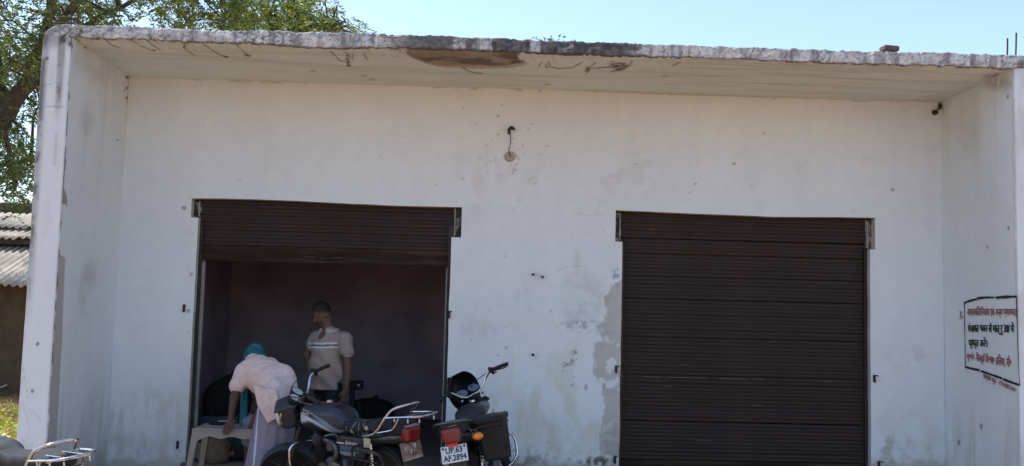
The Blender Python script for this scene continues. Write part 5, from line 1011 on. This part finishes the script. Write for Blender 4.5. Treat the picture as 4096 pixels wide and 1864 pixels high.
# ------------------------------------------------------------------ old tiled house on the left
HY = 8.0
house = empty('tiled_house', (-8.0, HY+2, GZ), label='old mud walled house with two corrugated sheet roofs behind the left pier', cat='house')
hof = np.array([-8.0, HY+2, GZ])
M['sheet'] = mat('cement_sheet', (.58, .52, .44), .9, var=.3, scale=2.5, bump=.3, dirt=(.30, .27, .24), dscale=2.2, damt=.4)
M['mud'] = mat('mud_wall', (.13, .095, .06), .95, var=.4, scale=5, bump=.9, bscale=20, dirt=(.09, .065, .045), dscale=2.5, damt=.7)
M['dk_wood'] = mat('dark_timber', (.05, .04, .03), .9, var=.3, scale=8)
hx0, hx1 = -14.0, -3.2
def corr(x0, x1, e0, e1, name, sk=0.0):      # e0 lower edge (y,z), e1 upper edge
    P = []; n = int((x1-x0)/.022); rows = 5; th = .028
    for r in range(rows):
        t = r/(rows-1); P.append([(x0+(x1-x0)*i/n+sk*t-hof[0], e0[0]*(1-t)+e1[0]*t-hof[1], e0[1]*(1-t)+e1[1]*t+th*math.sin(i*.022*(x1-x0)/((x1-x0))*2*math.pi/.135)+(.012*math.sin(i*.11) if r == 0 else 0)-hof[2]) for i in range(n+1)])
    m = MB(); m.sheet(P); o = m.build(name, M['sheet'], house, True); md = o.modifiers.new('thick', 'SOLIDIFY'); md.thickness = .012; return o
zl = lambda py, Y: atY(50, py, Y)[2]
def sheets(e0, e1, sk):
    x = hx0
    while x < hx1-.2: corr(x, min(x+1.0, hx1), (e0[0]+random.uniform(-.03, .03), e0[1]+random.uniform(-.01, .01)), e1, 'roof_sheet', sk); x += .98
sheets((HY-.65, zl(1140, HY-.65)), (HY+.9, zl(985, HY+.9)), .25)
sheets((HY+.75, zl(948, HY+.75)), (HY+1.25, zl(918, HY+1.25)), .1); sheets((HY+1.15, zl(905, HY+1.15)), (HY+2.1, zl(855, HY+2.1)), .15)
m = MB(); m.box(((hx0+hx1)/2-hof[0], HY+.15-hof[1], (zl(1150, HY)+.02-GZ)/2), (hx1-hx0-.2, .3, zl(1150, HY)-GZ+.25)); m.build('mud_wall', M['mud'], house)
m = MB(); m.box(((hx0+hx1)/2-hof[0], HY+1.45-hof[1], zl(960, HY+1.4)/2-GZ), (hx1-hx0-.3, .2, zl(960, HY+1.4)-GZ)); m.build('upper_wall', M['mud'], house)
m = MB(); m.box(((hx0+hx1)/2-hof[0], HY+.85-hof[1], zl(968, HY+.85)-hof[2]), (hx1-hx0, .10, .10), bev=.01); m.build('beam', M['dk_wood'], house)
m = MB(); m.box(((hx0+hx1)/2-hof[0], HY+2.6-hof[1], zl(835, HY+2.6)/2-hof[2]/1), (hx1-hx0-1.5, .3, zl(790, HY+2.6)), bev=.03); m.build('rear_wall', M['mud'], house)
for i in range(5): m = MB(); m.tube([(hx0+.6+i*2.4-hof[0], HY-.5-hof[1], 0), (hx0+.6+i*2.4-hof[0], HY-.5-hof[1], zl(1150, HY-.5)-hof[2]-.03)], .07, 8); m.build('post', M['dk_wood'], house)

# ------------------------------------------------------------------ trees
M['bark'] = mat('bark', (.075, .058, .046), .95, var=.4, scale=9, bump=.9, bscale=25)
def limb(m, a, b, r0, r1, rs, k=5, wob=.12):
    a = np.array(a, float); b = np.array(b, float); L = np.linalg.norm(b-a); P = [a]+[a+(b-a)*(i/k)+rs.normal(0, 1, 3)*wob*L/k*.6 for i in range(1, k)]+[b]
    C = spline(P, 4); m.tube(C, list(np.linspace(r0, r1, len(C))), 8); return C
def frond_leaves(ends, n_fr, rs, ln=.30, nl=13, leaf=(.088, .026)):
    """pinnate fronds: a drooping stalk with paired narrow leaflets"""
    N = len(ends)*n_fr; C = np.repeat(np.array(ends), n_fr, 0)+rs.normal(0, 1, (N, 3))*np.array([.16, .16, .13]); d = rs.normal(0, 1, (N, 3)); d[:, 2] = d[:, 2]*.5-.25; d /= np.linalg.norm(d, axis=1)[:, None]; L = ln*rs.uniform(.6, 1.15, N)
    s = np.cross(d, np.array([0, 0, 1.])+.5*rs.normal(0, 1, (N, 3))); s /= np.linalg.norm(s, axis=1)[:, None]+1e-9; out = []
    for k in range(nl):
        t = (k//2+1)/(nl/2+.5); sg = 1 if k % 2 else -1; o = C+d*(L*t)[:, None]-np.array([0, 0, 1.])*(L*t*t*.35)[:, None]; ld = d*.75+s*sg*.75+rs.normal(0, .18, (N, 3))-np.array([0, 0, .25]); ld /= np.linalg.norm(ld, axis=1)[:, None]; sd_ = np.cross(ld, d+.4*rs.normal(0, 1, (N, 3))); sd_ /= np.linalg.norm(sd_, axis=1)[:, None]+1e-9
        ll = leaf[0]*rs.uniform(.75, 1.2, N)[:, None]; w_ = leaf[1]*rs.uniform(.8, 1.2, N)[:, None]; out.append(np.stack([o, o+ld*ll*.4+sd_*w_*.5, o+ld*ll, o+ld*ll*.4-sd_*w_*.5], 1))
    return np.concatenate(out)
def tree(name, label, base, limbs, cl_fn, rs, n_fr, ln=.34, leaf=(.088, .026), col=(.09, .125, .038)):
    o = empty(name, base, label=label, cat='tree'); m = MB(); b = np.array(base)
    for a, e, r0, r1 in limbs: limb(m, a-b, e-b, r0, r1, rs)
    ends = cl_fn(); tw = rs.permutation(len(ends))[:int(len(ends)*.55)]; src = np.concatenate([np.linspace(np.array(a)*.4+np.array(e)*.6, e, 5) for a, e, _, _ in limbs])
    m.build('trunk', M['bark'], o, True); m2 = MB()
    for i in tw:
        p_ = ends[i]; k = src[np.argmin(np.linalg.norm(src-p_, axis=1))]
        if np.linalg.norm(k-p_) < 1.5: m2.tube(spline([k-b, (k+p_)/2-b+rs.normal(0, .1, 3)+np.array([0, 0, .12]), p_-b], 3), [.03, .026, .02, .016, .012, .009, .006], 5)
    m2.build('twigs', M['bark'], o, True)
    V = frond_leaves(ends, n_fr, rs, ln, leaf=leaf)-b; leaf_obj('crown', V, col, .45, rs, M['leaf'], o); return o
rs = np.random.RandomState(21)
TY = 6.2
def clA():
    E = []
    def region(pts, n, y0, y1, dens=None):
        k = 0
        while k < n:
            x = rs.uniform(min(p[0] for p in pts), max(p[0] for p in pts)); y = rs.uniform(min(p[1] for p in pts), max(p[1] for p in pts))
            if not inpoly(np.array([x]), np.array([y]), pts)[0]: continue
            if fbm(np.array([x/130.]), np.array([y/130.]), 77, 3)[0] < .40: continue
            E.append(atY(x, y, rs.uniform(y0, y1))); k += 1
    region([(-260, -420), (300, -420), (420, -100), (330, 130), (120, 300), (-100, 330), (-260, 200)], 185, TY-1.5, TY+2.0)
    region([(-160, 300), (150, 330), (190, 560), (150, 800), (20, 840), (-160, 700)], 72, TY-.5, TY+2.5)
    region([(300, -280), (1000, -240), (1120, -60), (980, 110), (700, 140), (420, 130)], 120, TY-1.2, TY+1.5)
    return np.array(E)
Bs = np.array([atY(-330, 1400, TY)[0], TY+.3, GZ]); fk_ = atY(-260, 700, TY+.2); m1 = atY(20, 480, TY); m2_ = atY(170, 200, TY-.2); m3 = atY(300, 20, TY-.3)
limbsA = [(Bs, fk_, .30, .24), (fk_, m1, .20, .16), (m1, m2_, .16, .125), (m2_, m3, .12, .07), (m2_, atY(235, -150, TY), .10, .05), (m3, atY(440, -320, TY), .07, .03), (m2_, atY(470, 40, TY-.4), .07, .03), (atY(470, 40, TY-.4), atY(760, -120, TY), .04, .02), (fk_, atY(-300, -400, TY), .2, .08), (fk_, atY(120, 640, TY+1.2), .07, .03), (m1, atY(60, 760, TY+.8), .05, .02), (m1, atY(-60, -60, TY), .12, .05), (atY(120, 640, TY+1.2), atY(150, 360, TY+1.0), .035, .015), (fk_, atY(40, 380, TY+1.4), .05, .02)]
tree('neem_tree', 'large dark neem tree with thick forked limbs behind the left pier', Bs, limbsA, clA, rs, 10)
def clB():
    E = []
    for cx, cy, rx, ry, n in ((1060, 55, 120, 60, 42), (1210, 70, 110, 60, 60), (930, 110, 90, 40, 16), (1300, 120, 90, 36, 30), (1380, 140, 60, 26, 15), (1130, -40, 160, 70, 46), (1000, 130, 130, 26, 20), (1150, 140, 150, 26, 26)):
        for _ in range(n): E.append(atY(cx+rs.normal(0, .6)*rx, cy+rs.normal(0, .62)*ry, 9.5+rs.normal(0, .6)))
    return np.array(E)
Bt = np.array([atY(1010, 1300, 9.6)[0], 9.6, GZ]); f2 = atY(960, 200, 9.6)
tree('neem_tree', 'lighter neem tree whose crown shows above the middle of the roof edge', Bt, [(Bt, f2, .17, .10), (f2, atY(1000, 90, 9.5), .07, .045), (atY(1000, 90, 9.5), atY(1060, 75, 9.5), .045, .035), (atY(1060, 75, 9.5), atY(1100, 110, 9.5), .035, .02), (f2, atY(1180, 60, 9.6), .06, .02), (f2, atY(1320, 110, 9.6), .05, .015), (f2, atY(940, -60, 9.4), .06, .02)], clB, rs, 4, .34, col=(.14, .18, .048))

# ------------------------------------------------------------------ weeds and dry grass beside the building
rs = np.random.RandomState(31)
N = 15000; X = rs.uniform(-7.5, -.55, N); Y = rs.uniform(-.9, 7.2, N); Z = GZ+rs.uniform(.02, .34, N)*np.clip(fbm(X*.9, Y*.9, 88)*1.6-.15, .2, 1.2)*np.interp(Y, [0, 4, 6.5], [1.0, .9, .35])
V = leaf_quads(N, np.stack([X, Y, Z], 1), np.zeros(3), .085, .045, rs, .35, .25); far = Y > 5.0
o = leaf_obj('weeds', V[~far], (.26, .31, .06), .45, rs, M['weed']); tag(o, 'bright green sunlit weeds on the ground left of the building', 'weeds', kind='stuff')
N = 6000; X = rs.uniform(-7.5, -.6, N); Y = rs.uniform(3.5, 7.8, N); V = leaf_quads(N, np.stack([X, Y, np.full(N, GZ+.01)], 1), np.zeros(3), .20, .008, rs, 1.2, .3)
o = leaf_obj('dry_grass', V, (.30, .23, .12), .35, rs, M['weed']); tag(o, 'tawny dry grass at the foot of the mud house', 'grass', kind='stuff')
